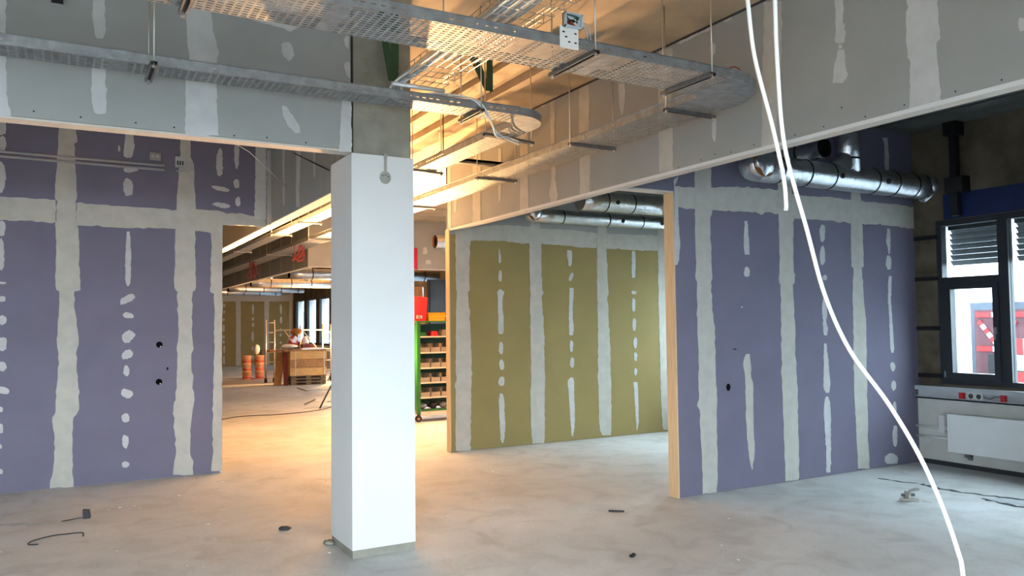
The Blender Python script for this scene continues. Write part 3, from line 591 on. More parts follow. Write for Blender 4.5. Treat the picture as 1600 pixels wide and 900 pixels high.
  [(6.933,1.071),(6.926,1.03),(6.907,1.013),(6.888,1.016),(6.877,1.052),(6.876,1.095),(6.889,1.133),(6.91,1.132),(6.927,1.111)],
  [(6.928,0.862),(6.918,0.83),(6.902,0.815),(6.884,0.819),(6.873,0.847),(6.875,0.881),(6.886,0.911),(6.905,0.913),(6.924,0.901)],
  [(6.862,0.724),(6.87,0.564),(6.878,0.432),(6.894,0.166),(6.897,0.06),(6.914,0.059),(6.939,0.163),(6.939,0.428),(6.937,0.561),(6.929,0.72)],
 ],
 'far': [
  [(5.178,2.811),(5.179,2.558),(8.11,2.57),(8.109,2.834)],
  [(5.855,2.969),(5.884,1.821),(5.88,0.004),(6.076,0.004),(6.068,1.82),(6.051,2.971)],
  [(6.975,2.981),(6.979,1.813),(6.984,0.004),(7.186,0.004),(7.156,1.812),(7.179,2.983)],
  [(7.978,2.991),(7.983,0.004),(8.113,0.004),(8.109,2.992)],
  [(5.473,2.394),(5.467,2.349),(5.439,2.331),(5.411,2.338),(5.39,2.371),(5.391,2.417),(5.408,2.458),(5.439,2.46),(5.466,2.44)],
  [(5.469,2.141),(5.461,2.102),(5.437,2.086),(5.411,2.089),(5.394,2.121),(5.389,2.164),(5.41,2.195),(5.436,2.196),(5.466,2.187)],
  [(5.445,1.837),(5.44,1.798),(5.416,1.778),(5.386,1.776),(5.366,1.814),(5.369,1.86),(5.389,1.891),(5.416,1.898),(5.441,1.879)],
  [(5.451,1.496),(5.447,1.385),(5.419,1.34),(5.392,1.374),(5.371,1.444),(5.374,1.545),(5.387,1.64),(5.417,1.642),(5.447,1.61)],
  [(5.461,1.155),(5.452,1.115),(5.429,1.092),(5.402,1.103),(5.387,1.137),(5.381,1.179),(5.401,1.208),(5.428,1.217),(5.454,1.198)],
  [(5.46,0.953),(5.451,0.908),(5.423,0.896),(5.398,0.904),(5.373,0.931),(5.38,0.975),(5.394,1.014),(5.423,1.013),(5.449,0.996)],
  [(5.476,0.662),(5.472,0.559),(5.446,0.506),(5.416,0.518),(5.4,0.613),(5.395,0.721),(5.414,0.811),(5.444,0.817),(5.474,0.776)],
  [(5.464,0.234),(5.464,0.086),(5.436,0.039),(5.41,0.075),(5.392,0.172),(5.392,0.299),(5.404,0.427),(5.434,0.451),(5.458,0.361)],
  [(6.576,2.254),(6.566,2.11),(6.539,2.038),(6.51,2.074),(6.495,2.191),(6.49,2.326),(6.507,2.444),(6.537,2.44),(6.564,2.391)],
  [(6.571,1.855),(6.564,1.811),(6.537,1.792),(6.507,1.795),(6.49,1.833),(6.486,1.879),(6.507,1.914),(6.538,1.925),(6.564,1.899)],
  [(6.576,1.623),(6.572,1.561),(6.544,1.532),(6.514,1.542),(6.498,1.594),(6.5,1.652),(6.516,1.697),(6.543,1.708),(6.571,1.686)],
  [(6.569,1.148),(6.556,1.016),(6.531,0.937),(6.504,0.983),(6.48,1.074),(6.481,1.224),(6.498,1.355),(6.53,1.368),(6.558,1.294)],
  [(6.567,0.673),(6.561,0.618),(6.537,0.589),(6.507,0.588),(6.49,0.644),(6.485,0.71),(6.507,0.759),(6.537,0.759),(6.566,0.738)],
  [(6.586,0.313),(6.577,0.254),(6.551,0.235),(6.521,0.231),(6.503,0.284),(6.501,0.349),(6.522,0.394),(6.551,0.41),(6.576,0.37)],
  [(6.579,0.004),(6.58,0.004),(6.549,0.004),(6.521,0.004),(6.505,0.004),(6.5,0.004),(6.519,0.085),(6.549,0.098),(6.577,0.05)],
  [(7.682,2.253),(7.676,2.11),(7.648,2.029),(7.618,2.073),(7.6,2.184),(7.596,2.328),(7.614,2.464),(7.646,2.442),(7.671,2.38)],
  [(7.689,1.808),(7.678,1.709),(7.652,1.667),(7.622,1.664),(7.602,1.752),(7.601,1.866),(7.62,1.958),(7.651,1.945),(7.68,1.915)],
  [(7.685,1.402),(7.675,1.357),(7.646,1.333),(7.617,1.348),(7.594,1.38),(7.593,1.428),(7.615,1.462),(7.645,1.461),(7.671,1.444)],
  [(7.671,1.194),(7.668,1.148),(7.638,1.137),(7.607,1.132),(7.587,1.171),(7.586,1.219),(7.607,1.258),(7.639,1.261),(7.671,1.243)],
  [(7.687,0.88),(7.673,0.839),(7.648,0.82),(7.619,0.827),(7.595,0.857),(7.594,0.907),(7.616,0.944),(7.647,0.94),(7.68,0.929)],
  [(7.678,0.476),(7.67,0.318),(7.637,0.292),(7.61,0.312),(7.59,0.408),(7.59,0.548),(7.605,0.677),(7.637,0.68),(7.669,0.633)],
  [(7.677,0.004),(7.671,0.004),(7.64,0.004),(7.61,0.004),(7.591,0.004),(7.593,0.004),(7.606,0.086),(7.639,0.088),(7.669,0.042)],
 ],
}
SCREWS = {'head_left': [(-0.177,2.78),(0.056,2.774),(0.345,2.774),(0.557,2.77),(0.909,2.757),(1.11,2.766),(1.362,2.758)], 'head_right': [(3.529,2.744),(3.305,2.749),(3.171,2.836),(3.011,2.743),(2.761,2.75),(2.467,2.749),(2.229,2.745),(4.401,2.745),(4.254,2.76),(4.095,2.743),(3.879,2.753),(4.648,2.732)], }


def wall_fn(axis, at):
    if axis == 'Y':                       # wall facing -Y: along = X, proud towards -Y
        return lambda u, v, t: (u, at - t, v)
    return lambda u, v, t: (at - t, u, v)  # wall facing -X: along = Y


def rough_edge(poly, step=.05, amp=.005, seed=0):
    rnd = random.Random(seed)
    out = []
    n = len(poly)
    for i in range(n):
        a, b = poly[i], poly[(i + 1) % n]
        out.append(a)
        L = math.hypot(b[0] - a[0], b[1] - a[1])
        k = int(L / step)
        for j in range(1, k + 1):
            t = j / (k + 1)
            nx, ny = -(b[1] - a[1]) / L, (b[0] - a[0]) / L
            w = rnd.gauss(0, amp)
            out.append((a[0] + (b[0] - a[0]) * t + nx * w, a[1] + (b[1] - a[1]) * t + ny * w))
    return out


def fillers(key, parent, axis, at, clip=None, amp=.004):
    fn = wall_fn(axis, at)
    for i, p in enumerate(FILLER[key]):
        z0 = min(q[1] for q in p)
        big = max(q[1] for q in p) - z0 > 1.0 or max(q[0] for q in p) - min(q[0] for q in p) > .6
        p = [(a, min(b, clip) if clip else b) for a, b in p]
        step = .05 if big else .025
        if key == 'far':
            step, a_ = .2, .004
        else:
            a_ = amp if big else amp * .7
        mb = MB().prism(rough_edge(p, step, a_, i), fn, -.001, .0016 + .00022 * (i % 9))
        build('joint_tape' if big else 'filler_patch', mb, M_FILL if big else M_FILLB, parent)


def boards(parent, axis, at, joints, zs, m, top_m=None, name='plasterboard', th=.0125, skip=None):
    """plasterboard sheets between vertical joints and horizontal joints, 3 mm apart; 'at' is their visible face"""
    for a, b in zip(joints[:-1], joints[1:]):
        for k, (z0, z1) in enumerate(zip(zs[:-1], zs[1:])):
            if skip and skip(a, b, z0, z1):
                continue
            mb = MB()
            g = .0015
            if axis == 'Y':
                mb.box(a + g, b - g, at, at + th, z0 + g, z1 - g)
            else:
                mb.box(at, at + th, a + g, b - g, z0 + g, z1 - g)
            build(name, mb, top_m if (top_m and k == len(zs) - 2) else m, parent)


def hole(parent, axis, at, u, v, r, name='cable_hole', ry=None, m=None):
    poly = [(u + r * math.cos(2 * PI * k / 14), v + (ry or r) * math.sin(2 * PI * k / 14)) for k in range(14)]
    return build(name, MB().prism(poly, wall_fn(axis, at), -.002, .0012), m or M_DARKIN, parent)  # cable holes: flat dark discs, a recess's inner shade put in as colour

# ================================================================== SETTING
XB1, XB2, XW = 4.08, 1.917, 8.15         # corridor bulkheads, window wall
ZC, ZR = 3.72, 3.60                      # slab over the hall, slab over the rooms
YF, YBK, XL = 33.0, -1.3, -6.0           # far wall, wall behind, side wall

# floor
fl = struct('floor', MB().box(XL - .2, XW + .26, YBK - .2, YF + .2, -.15, 0), M_FLOOR)
# trench seams and screed repairs in the floor
def floor_strip(pts, w, name, m, z=.0016, seed=1):
    rnd = random.Random(seed)
    P = [Vector((x, y, 0)) for x, y in pts]
    L, R = [], []
    Q = []
    for a, b in zip(P[:-1], P[1:]):
        k = max(1, int((b - a).length / .04))
        Q += [a.lerp(b, i / k) for i in range(k)]
    Q.append(P[-1])
    for i, p in enumerate(Q):
        d = (Q[min(i + 1, len(Q) - 1)] - Q[max(0, i - 1)]).normalized()
        s = Vector((-d.y, d.x, 0))
        ww = w * rnd.uniform(.35, 1.25)
        off = rnd.uniform(-.3, .3) * w
        L.append(p + s * (ww / 2 + off))
        R.append(p + s * (-ww / 2 + off))
    poly = [(p.x, p.y) for p in L] + [(p.x, p.y) for p in R[::-1]]
    return build(name, MB().prism(poly, lambda u, v, t: (u, v, t), -.001, z), m, fl)


floor_strip([(7.03, 4.72), (6.98, 4.5), (7.0, 4.3), (7.08, 4.02), (7.15, 3.75), (7.2, 3.4)], .055, 'crack', M_CRACK_SHADE, seed=2)
floor_strip([(6.9, 4.07), (6.87, 3.95), (6.85, 3.76), (6.86, 3.69)], .06, 'crack', M_CRACK_SHADE, seed=3)
floor_strip([(6.86, 3.7), (7.16, 3.6)], .09, 'crack', M_CRACK_SHADE, seed=4)
floor_strip([(6.93, 5.1), (6.98, 4.85), (7.04, 4.75)], .035, 'crack', M_CRACK_SHADE, seed=5)
build('screed_patch', MB().prism(rough_edge([(6.89, 4.02), (7.08, 4.0), (7.14, 3.76), (6.9, 3.72)], .03, .006, 3), lambda u, v, t: (u, v, t), -.001, .001), M_SCREED, fl)
floor_strip([(-.6, 7.55), (-.3, 7.5), (-.1, 7.43)], .14, 'screed_patch', M_SCREED, .001, 6)
floor_strip([(-.02, 7.44), (.06, 7.47), (.13, 7.5)], .035, 'crack', M_CRACK_SHADE, seed=7)

# slabs
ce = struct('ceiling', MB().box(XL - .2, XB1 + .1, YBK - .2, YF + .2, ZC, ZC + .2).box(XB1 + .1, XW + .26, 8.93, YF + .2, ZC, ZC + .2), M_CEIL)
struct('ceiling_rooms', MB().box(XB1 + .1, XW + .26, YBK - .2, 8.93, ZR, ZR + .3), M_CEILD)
# shallow concrete ribs running down the hall slab
for x0, x1, d in ((3.13, 3.29, .05), (3.43, 3.52, .07)):
    build('ceiling_rib', MB().box(x0, x1, 4.95, 15.0, ZC - d, ZC), M_CEIL, ce)
# board joint in the slab over the room by the windows
build('slab_joint', MB().box(XW - .62, XW - .6, 2.08, 5.44, ZR - .006, ZR + .01), M_CRACK_SHADE, ce)

# side wall and wall behind the camera with a window front
struct('wall_side', MB().box(XL - .15, XL, YBK, 9.0, 0, ZC), M_WHITE)
wb = MB()
wb.box(XL, XW, YBK - .15, YBK, 0, .5).box(XL, XW, YBK - .15, YBK, 2.5, ZC)
xs = [XL]
BACKW = [(-5.6, -3.6), (-3.4, -1.4), (-1.2, .8), (1.0, 2.6)]
for a, b in BACKW:
    wb.box(xs[-1], a, YBK - .15, YBK, .5, 2.5)
    xs.append(b)
wb.box(xs[-1], XW, YBK - .15, YBK, .5, 2.5)
struct('wall_back', wb, M_WHITE)
for a, b in BACKW:
    portal('daylight_portal', ((a + b) / 2, YBK - .05, 1.5), b - a, 2.0, (PI / 2, 0, 0))

# --- violet wall on the left of the hall (faces the camera), opening at its right-hand end
wl = struct('wall_left', MB().box(XL, 1.44, 8.983, 9.08, 0, ZC).box(1.44, XB2 + .1, 8.983, 9.08, 2.69, ZC), M_GREY)
boards(wl, 'Y', 8.97, [XL, -5.4, -4.33, -3.25, -2.17, -1.083, .003, 1.089, 1.454], [0.004, 2.68, ZC], M_VIOLET)
boards(wl, 'Y', 8.97, [1.454, XB2], [2.68, ZC], M_VIOLET)
build('opening_edge', MB().box(1.44, 1.454, 8.9695, 9.095, 0, 2.68), M_EDGE, wl)
build('opening_edge', MB().box(1.44, XB2, 8.9695, 9.095, 2.668, 2.681), M_EDGE, wl)
fillers('left', wl, 'Y', 8.97)
for x, z in ((.838, 1.375), (.838, .992)):
    h = hole(wl, 'Y', 8.97, x, z, .032)
    hole(h, 'Y', 8.9695, x + .012, z - .02, .006, 'cable_end', m=M_CABLE)
hole(wl, 'Y', 8.97, .918, 1.125, .009, ry=.016)

# --- bulkhead along the left side of the hall, from the column backwards
b2 = struct('wall_bulkhead_inner', MB().box(XB2 + .0125, XB2 + .11, 5.62, 15.0, 2.672, ZC), M_GREY)
boards(b2, 'X', XB2, [5.62, 6.75, 7.85, 8.965], [2.672, ZC], M_GREY)
boards(b2, 'X', XB2, [9.1, 10.2, 11.3, 12.4, 13.5, 15.0], [2.672, ZC], M_GREY)
build('underside_board', MB().box(XB2, XB2 + .12, 5.62, 15.0, 2.66, 2.672), M_EDGE, b2)
fillers('bulk_in', b2, 'X', XB2)

# --- bulkhead in line with the column, front left
hl = struct('wall_bulkhead_left', MB().box(XL, 1.668, 5.2035, 5.31, 2.74, ZC), M_GREY)
boards(hl, 'Y', 5.19, [XL, -4.46, -3.42, -2.39, -1.356, -.324, .715, 1.668], [2.74, ZC], M_GREY)
build('underside_board', MB().box(XL, 1.672, 5.19, 5.31, 2.726, 2.739), M_EDGE, hl)
fillers('head_left', hl, 'Y', 5.19, clip=3.71)
mb = MB()
for u, v in SCREWS['head_left']:
    mb.prism([(u + .0055 * math.cos(k * PI / 4), v + .0055 * math.sin(k * PI / 4)) for k in range(8)], wall_fn('Y', 5.19), -.001, .001)
build('screw_heads', mb, M_BLACK, hl, kind='stuff')

# --- bulkhead along the right side of the hall
hr = struct('wall_bulkhead_right', MB().box(XB1 + .0125, XB1 + .1, YBK, 8.93, 2.712, ZC), M_GREY)
boards(hr, 'X', XB1, [YBK, -.6, .48, 1.56, 2.639, 3.709, 4.794, 5.898, 7.005, 8.085, 8.93], [2.712, ZC], M_GREY)
build('underside_board', MB().box(XB1 + .002, XB1 + .1, YBK, 8.83, 2.699, 2.711), M_EDGE, hr)
build('corner_bead', MB().box(XB1 - .0035, XB1 + .006, YBK, 8.93, 2.698, 2.722), M_WHITE, hr)
build('shadow_gap_strip', MB().box(XB1 - .003, XB1 + .004, YBK, 8.93, ZC - .018, ZC), M_CRACK_SHADE, hr)  # dark strip painted in as the shadow gap under the slab
fillers('head_right', hr, 'X', XB1, clip=3.7)
mb = MB()
for u, v in SCREWS['head_right']:
    mb.prism([(u + .005 * math.cos(k * PI / 4), v + .005 * math.sin(k * PI / 4)) for k in range(8)], wall_fn('X', XB1), -.001, .001)
build('screw_heads', mb, M_BLACK, hr, kind='stuff')

# --- violet wall on the right, running to the windows
wr = struct('wall_right', MB().box(4.722, XW, 5.463, 5.56, 0, ZR).box(XB1 + .1, 4.722, 5.463, 5.56, 2.718, ZR), M_GREY)
boards(wr, 'Y', 5.45, [4.71, 5.064, 6.14, 7.201, XW], [0.004, 2.705, ZR], M_VIOLET)
boards(wr, 'Y', 5.45, [XB1 + .1, 4.71], [2.705, ZR], M_VIOLET)
build('end_post', MB().box(4.708, 4.722, 5.4495, 5.573, 0, 2.706), M_TIMBER, wr)
build('opening_edge', MB().box(XB1 + .1, 4.722, 5.4495, 5.573, 2.704, 2.718), M_EDGE, wr)
boards(wr, 'Y', 5.56, [4.722, 5.8, 6.9, XW], [0.004, ZR], M_GREEN, name='rear_plasterboard')
fillers('right', wr, 'Y', 5.45, clip=3.59)
hole(wr, 'Y', 5.45, 5.328, .943, .026, ry=.034)
hole(wr, 'Y', 5.45, 5.42, 1.29, .022, 'scratch', ry=.008, m=M_CRACK_SHADE)

# --- partition on the near side of the same room, beside the camera
wn = struct('wall_near', MB().box(4.722, XW, 1.985, 2.06, 0, ZR).box(XB1 + .1, 4.722, 1.985, 2.06, 2.718, ZR), M_GREY)
boards(wn, 'Y', 1.972, [4.71, 5.79, 6.86, XW], [0.004, 2.705, ZR], M_GREEN, M_GREY)
boards(wn, 'Y', 2.06, [4.71, 5.79, 6.86, XW], [0.004, 2.705, ZR], M_VIOLET, name='rear_plasterboard')
build('opening_edge', MB().box(4.708, 4.722, 1.971, 2.074, 0, 2.706), M_EDGE, wn)

# --- green wall between the two rooms
wg = struct('wall_middle', MB().box(XB1, XW, 8.843, 8.918, 0, ZR), M_GREY)
boards(wg, 'Y', 8.83, [XB1, 4.248, 5.313, 6.369, 7.407, XW], [0.004, 2.655, ZR], M_GREEN, M_GREY)
boards(wg, 'Y', 8.918, [XB1, 5.2, 6.3, 7.3, XW], [0.004, ZR], M_VIOLET, name='rear_plasterboard')
build('end_board', MB().box(XB1 - .012, XB1, 8.829, 8.931, 0, 2.712), M_TIMBER, wg)
fillers('green', wg, 'Y', 8.83, clip=3.59)

# --- bulkheads round the far rooms and the far green wall
bf = struct('wall_bulkhead_far', MB().box(XB1 + .0125, XB1 + .1, 15.41, YF, 2.712, ZC).box(XB1 + .0125, XW, 15.41, 15.5, 2.712, ZC), M_GREY)
boards(bf, 'X', XB1, [15.4, 16.5, 17.6, 18.7, 19.8, 20.9, 22, 23.1, 24.2, 25.3, 26.4, 27.5, 28.6, 29.7, YF], [2.712, ZC], M_GREY)
boards(bf, 'Y', 15.4, [XB1 + .0125, 5.2, 6.3, 7.4, XW], [2.712, ZC], M_GREY)
build('underside_board', MB().box(XB1, XB1 + .1, 15.4, YF, 2.698, 2.712).box(XB1 + .1, XW, 15.4, 15.5, 2.698, 2.712), M_EDGE, bf)
for i, (x, z, w, h) in enumerate(((6.55, 3.1, .1, .16), (6.62, 2.86, .11, .1), (7.0, 3.2, .07, .2))):
    build('filler_patch', MB().prism(rough_edge([(x - w / 2, z - h / 2), (x + w / 2, z - h / 3), (x + w / 3, z + h / 2), (x - w / 2, z + h / 3)], .03, .008, i), wall_fn('Y', 15.4), -.001, .002), M_FILLB, bf)
for i, y in enumerate((16.5, 17.6, 18.7, 19.8, 20.9, 22, 23.1)):
    build('joint_tape', MB().prism(rough_edge([(y - .06, 2.72), (y + .06, 2.72), (y + .06, 3.7), (y - .06, 3.7)], .1, .006, i), wall_fn('X', XB1), -.001, .002), M_FILL, bf)
wf = struct('wall_far', MB().box(XL, XW, YF + .0125, YF + .12, 0, ZC), M_GREY)
boards(wf, 'Y', YF, [XL, -1, 1.5, 3.8, 4.86, 5.97, 7.08, XW], [0.004, 2.6, ZC], M_GREEN, M_GREY)
fillers('far', wf, 'Y', YF)
struct('wall_side_far', MB().box(XL, XL + .15, 9.08, YF, 0, ZC), M_WHITE)

# --- column: plasterboard casing on a concrete core
co = struct('column', MB().box(1.690, 2.108, 5.206, 5.655, 0, ZC), M_CONC)
build('casing', MB().box(1.672, 2.122, 5.190, 5.672, .055, 2.722), M_WHITE, co)
build('concrete_footing', MB().box(1.676, 2.119, 5.195, 5.668, 0, .0545), M_CONC, co)
build('plaster_stroke', MB().prism(rough_edge([(1.902, 2.735), (1.925, 2.735), (1.925, 2.6), (1.904, 2.6)], .02, .002, 1), wall_fn('Y', 5.190), -.012, .002), M_GREYP, co)
dk = build('round_cover', MB().prism([(1.912 + .041 * math.cos(2 * PI * k / 24), 2.571 + .045 * math.sin(2 * PI * k / 24)) for k in range(24)], wall_fn('Y', 5.190), -.001, .004), M_GREYP, co)
for dx, dz in ((-.02, .012), (.02, .008), (0, .018)):
    hole(dk, 'Y', 5.186, 1.912 + dx, 2.571 + dz, .004, 'screw')
build('mortar_lump', MB().blob((1.645, 5.63, .014), .04, .05, .016, 4, .3), M_CONC, co)

# ================================================================== WINDOW WALL
OPEN = [(-.9, 1.7), (2.3, 3.1), (3.4, 5.2), (5.75, 7.1), (7.3, 8.7), (9.3, 11.2), (11.6, 13.3), (13.6, 15.1)]
y = 15.8
while y < 32.5:
    OPEN.append((y, min(y + 1.35, 32.9)))
    y += 1.72
ww = MB()
ww.box(XW, XW + .26, YBK - .15, YF + .1, 0, .86)
ww.box(XW, XW + .26, YBK - .15, YF + .1, 2.60, ZC)
prev = YBK - .15
for a, b in OPEN:
    ww.box(XW, XW + .26, prev, a, .86, 2.60)
    prev = b
ww.box(XW, XW + .26, prev, YF + .1, .86, 2.60)
wwo = struct('wall_window', ww, M_CONCB)
build('outer_render', MB().box(XW + .26, XW + .30, YBK - .15, YF + .1, -.4, .86).box(XW + .26, XW + .30, YBK - .15, YF + .1, 2.6, 4.5), M_FACADE, wwo)
for a, b in zip([YBK - .15] + [o[1] for o in OPEN], [o[0] for o in OPEN] + [YF + .1]):
    build('outer_render', MB().box(XW + .091, XW + .30, a - .012, b + .012, .86, 2.6), M_FACADE, wwo)
# pale interior render below the sills, in the near room
build('parapet_render', MB().box(XW - .035, XW, 2.08, 5.45, 0.05, .70), M_PARA, wwo)
build('parapet_render', MB().box(XW - .02, XW, 5.56, YF, 0.0, .84), M_PARA, wwo)
build('dark_floor_gap', MB().box(XW - .03, XW, 2.08, 5.40, 0.0, .05), M_CRACK_SHADE, wwo)
build('blue_membrane', MB().box(XW - .012, XW, 2.08, 5.10, 2.605, 2.87), M_BLUE, wwo)
for zz in (.943, 1.45, 1.985, 2.43):
    build('steel_strap', MB().box(XW - .02, XW + .0, 5.19, 5.445, zz - .022, zz + .022), M_BLACK, wwo)


def window(n, a, b, split=None, detail=False):
    z0, z1 = .862, 2.598
    x0, x1 = XW + .0, XW + .09
    fw = .055
    mb = MB()
    mb.box(x0, x1, a, a + fw, z0, z1).box(x0, x1, b - fw, b, z0, z1)
    mb.box(x0, x1, a + fw, b - fw, z0, z0 + .05).box(x0, x1, a + fw, b - fw, z1 - .06, z1)
    o = struct('window_%d' % n, mb, M_FRAME)
    cuts = [a + fw] + ([split - .05, split + .05] if split else []) + [b - fw]
    if split:
        build('mullion', MB().box(x0, x1, split - .05, split + .05, z0 + .05, z1 - .06), M_FRAME, o)
    for k in range(0, len(cuts), 2):
        c0, c1 = cuts[k], cuts[k + 1]
        casement = split and c0 > split          # the far, narrow light has a transom and a casement
        if casement:
            build('transom', MB().box(x0, x1, c0, c1, 1.91, 1.99), M_FRAME, o)
            s = build('casement', MB().box(x0 - .018, x1 - .02, c0, c0 + .06, .915, 1.91).box(x0 - .018, x1 - .02, c1 - .09, c1, .915, 1.91).box(x0 - .018, x1 - .02, c0 + .06, c1 - .09, .915, .985).box(x0 - .018, x1 - .02, c0 + .06, c1 - .09, 1.86, 1.91), M_FRAME, o)
            build('pane', MB().box(x0 + .03, x0 + .05, c0 + .06, c1 - .09, .985, 1.86), M_GLASS, s)
            build('window_handle', MB().box(x0 - .034, x0 - .018, c0 + .022, c0 + .045, 1.39, 1.46).box(x0 - .05, x0 - .034, c0 + .026, c0 + .042, 1.33, 1.44), M_GALV, s)
            build('hinge', MB().tube([(x0 - .025, c1 - .01, .93), (x0 - .025, c1 - .01, 1.0)], .008), M_GALV, s)
            build('pane', MB().box(x0 + .03, x0 + .05, c0, c1, 1.99, z1 - .06), M_GLASS, o)
        else:
            build('pane', MB().box(x0 + .03, x0 + .05, c0, c1, z0 + .05, z1 - .06), M_GLASS, o)
        if detail:
            for j in range(7):
                zz = 2.52 - j * .058
                build('blind_slat', MB().add([(XW + .15, c0, zz), (XW + .20, c0, zz - .05), (XW + .20, c1, zz - .05), (XW + .15, c1, zz), (XW + .152, c0, zz + .003), (XW + .202, c0, zz - .047), (XW + .202, c1, zz - .047), (XW + .152, c1, zz + .003)], [(0, 1, 2, 3), (7, 6, 5, 4), (0, 4, 5, 1), (3, 2, 6, 7), (0, 3, 7, 4), (1, 5, 6, 2)]), M_BLINDS, o)
            build('blind_box', MB().box(XW + .13, XW + .22, c0, c1, 2.5, 2.6), M_FRAME, o)
    return o


for n, (a, b) in enumerate(OPEN):
    window(n + 1, a, b, 4.51 if n == 2 else None, n == 2)
for a, b in ((OPEN[0][0], OPEN[0][1]), (OPEN[1][0], OPEN[2][1]), (OPEN[3][0], OPEN[4][1]), (OPEN[5][0], OPEN[7][1]), (OPEN[8][0], OPEN[12][1]), (OPEN[13][0], OPEN[-1][1])):
    portal('daylight_portal', (XW + .31, (a + b) / 2, 1.73), 1.74, b - a, (0, PI / 2, 0))

# ================================================================== OUTSIDE
struct('ground', MB().box(XW + .30, 60, -40, 60, -.6, -.4).box(-50, XW + .30, -40, YBK - .2, -.6, -.4), M_ASPH)
fc = thing('white_building', 'white rendered building across the yard, seen through the window', 'building', (15, 8, -.4))
build('facade', MB().box(15, 15.1, 9.0, 16, -.4, 1.85).box(15, 15.1, -25, 7.0, -.4, 4.6).box(15, 15.1, 7.0, 16, 1.85, 4.6).box(15, 15.1, 7.0, 8.33, -.4, -.2), M_FACADE, fc)
build('gate_recess', MB().box(16.8, 17.0, 6.0, 11.5, -.4, 2.2), M_RECESS, fc)
tr = thing('truck', 'back of a red truck with white and red warning stripes outside the window', 'truck', (15.9, 8.55, -.4))
build('rear_doors', MB().box(15.9, 16.6, 7.4, 9.4, .1, 1.72), M_TRUCK, tr)
def stripe(a, b, w):
    a, b = Vector(a), Vector(b)
    for k in range(6):
        p, q = a.lerp(b, k / 6), a.lerp(b, (k + 1) / 6)
        build('warning_stripe', MB().bar(p, q, .02, w, up=(0, .3, 1)), M_RED if k % 2 == 0 else M_FACADE, tr)
stripe((15.88, 9.35, 1.62), (15.88, 7.5, 1.62), .1)
stripe((15.88, 9.35, .95), (15.88, 7.5, .95), .1)
stripe((15.88, 9.3, 1.5), (15.88, 8.95, 1.02), .08)
stripe((15.88, 8.6, 1.5), (15.88, 8.9, 1.02), .08)
build('bumper', MB().box(15.8, 15.9, 7.5, 9.1, .0, .85), M_BLACK, tr)
for yy in (7.8, 8.8):
    build('wheel', MB().tube([(16.05, yy - .12, -.02), (16.05, yy + .12, -.02)], .38, 18), M_BLACK, tr)
br = thing('barrier_fence', 'red and white site barrier standing outside the window', 'barrier', (13.2, 7.0, -.4))
for k in range(4):
    y0 = 7.35 - k * .32
    for j, zz in enumerate((.45, .72, .98)):
        build('barrier_panel', MB().box(13.18, 13.22, y0 - .31, y0, zz, zz + .24), M_RED if (k + j) % 2 == 0 else M_FACADE, br)
build('post', MB().box(13.17, 13.23, 7.35, 7.4, -.4, 1.25), M_RED, br)
build('post', MB().box(13.17, 13.23, 6.02, 6.07, -.4, 1.25), M_RED, br)
build('foot', MB().box(12.9, 13.5, 7.3, 7.45, -.4, -.3), M_BLACK, br)
build('foot', MB().box(12.9, 13.5, 5.95, 6.1, -.4, -.3), M_BLACK, br)

ob = thing('added_sky_block', 'added grey building block across the yard, keeping sky light from the far room windows', 'building', (13.5, 30, -.4))  # added to block the sky and dim daylight in the far room
build('cladding', MB().box(13.5, 14.5, 17.5, 60, -.4, 13), M_OFFICE, ob)
for k in range(16):
    for j in range(3):
        build('window', MB().box(13.47, 13.5, 18.2 + 2.6 * k, 19.9 + 2.6 * k, .5 + 3.4 * j, 2.5 + 3.4 * j), M_SKYBLOCKG, ob)

# ================================================================== NEAR ROOM BY THE WINDOW
# cable channel under the sill with sockets
ch = thing('wall_channel', 'pale grey cable channel under the window sill with sockets', 'cable channel', (8.1, 4.0, .70))
build('channel_body', MB().box(8.06, XW, 2.08, 5.445, .70, .715).box(8.06, 8.075, 2.08, 5.445, .79, .82).box(8.06, 8.2, 2.08, 5.445, .818, .835).box(8.12, XW, 2.08, 5.445, .715, .818).box(8.06, 8.075, 2.08, 5.445, .70, .722), M_DUCTW, ch)
for yy in (4.845, 4.765):
    s = build('socket', MB().box(8.085, 8.12, yy - .036, yy + .036, .722, .79), M_WHITE, ch)
    build('socket_well', MB().tube([(8.083, yy, .756), (8.12, yy, .756)], .026, 14), M_BLINDS, s)
for yy in (4.945, 4.525):
    build('red_coupling', MB().box(8.078, 8.12, yy - .022, yy + .022, .722, .786), M_RED, ch)
build('grey_lead', MB().tube(spline([(8.09, 4.72, .76), (8.09, 4.66, .74), (8.095, 4.6, .765), (8.1, 4.55, .76)]), .006), M_GALVD, ch)
# radiator
rd = thing('radiator', 'flat white panel radiator below the window', 'radiator', (8.03, 4.3, .17))
build('front_panel', MB().box(7.985, 8.005, 3.4, 5.045, .175, .56), M_RADI, rd)
build('core', MB().box(8.005, 8.08, 3.42, 5.03, .185, .55), M_RADI, rd)
build('top_grille', MB().box(7.99, 8.085, 3.41, 5.04, .55, .565), M_RADI, rd)
build('bracket', MB().box(8.03, 8.11, 4.86, 4.9, .13, .2).box(8.08, 8.11, 4.86, 4.9, .1, .5), M_GALVD, rd)
build('valve', MB().tube([(8.05, 5.06, .4), (8.05, 5.12, .4)], .02).box(8.02, 8.08, 5.1, 5.16, .36, .54), M_WHITE, rd)
for i, zz in enumerate((.40, .295)):
    one('heating_pipe', MB().tube([(8.06, 5.44, zz), (8.06, 5.06, zz)], .011, 8), M_WHITE, ('upper' if i == 0 else 'lower') + ' white heating pipe running from the violet wall to the radiator', 'pipe', (8.06, 5.25, zz), 'heating pipes by the radiator')
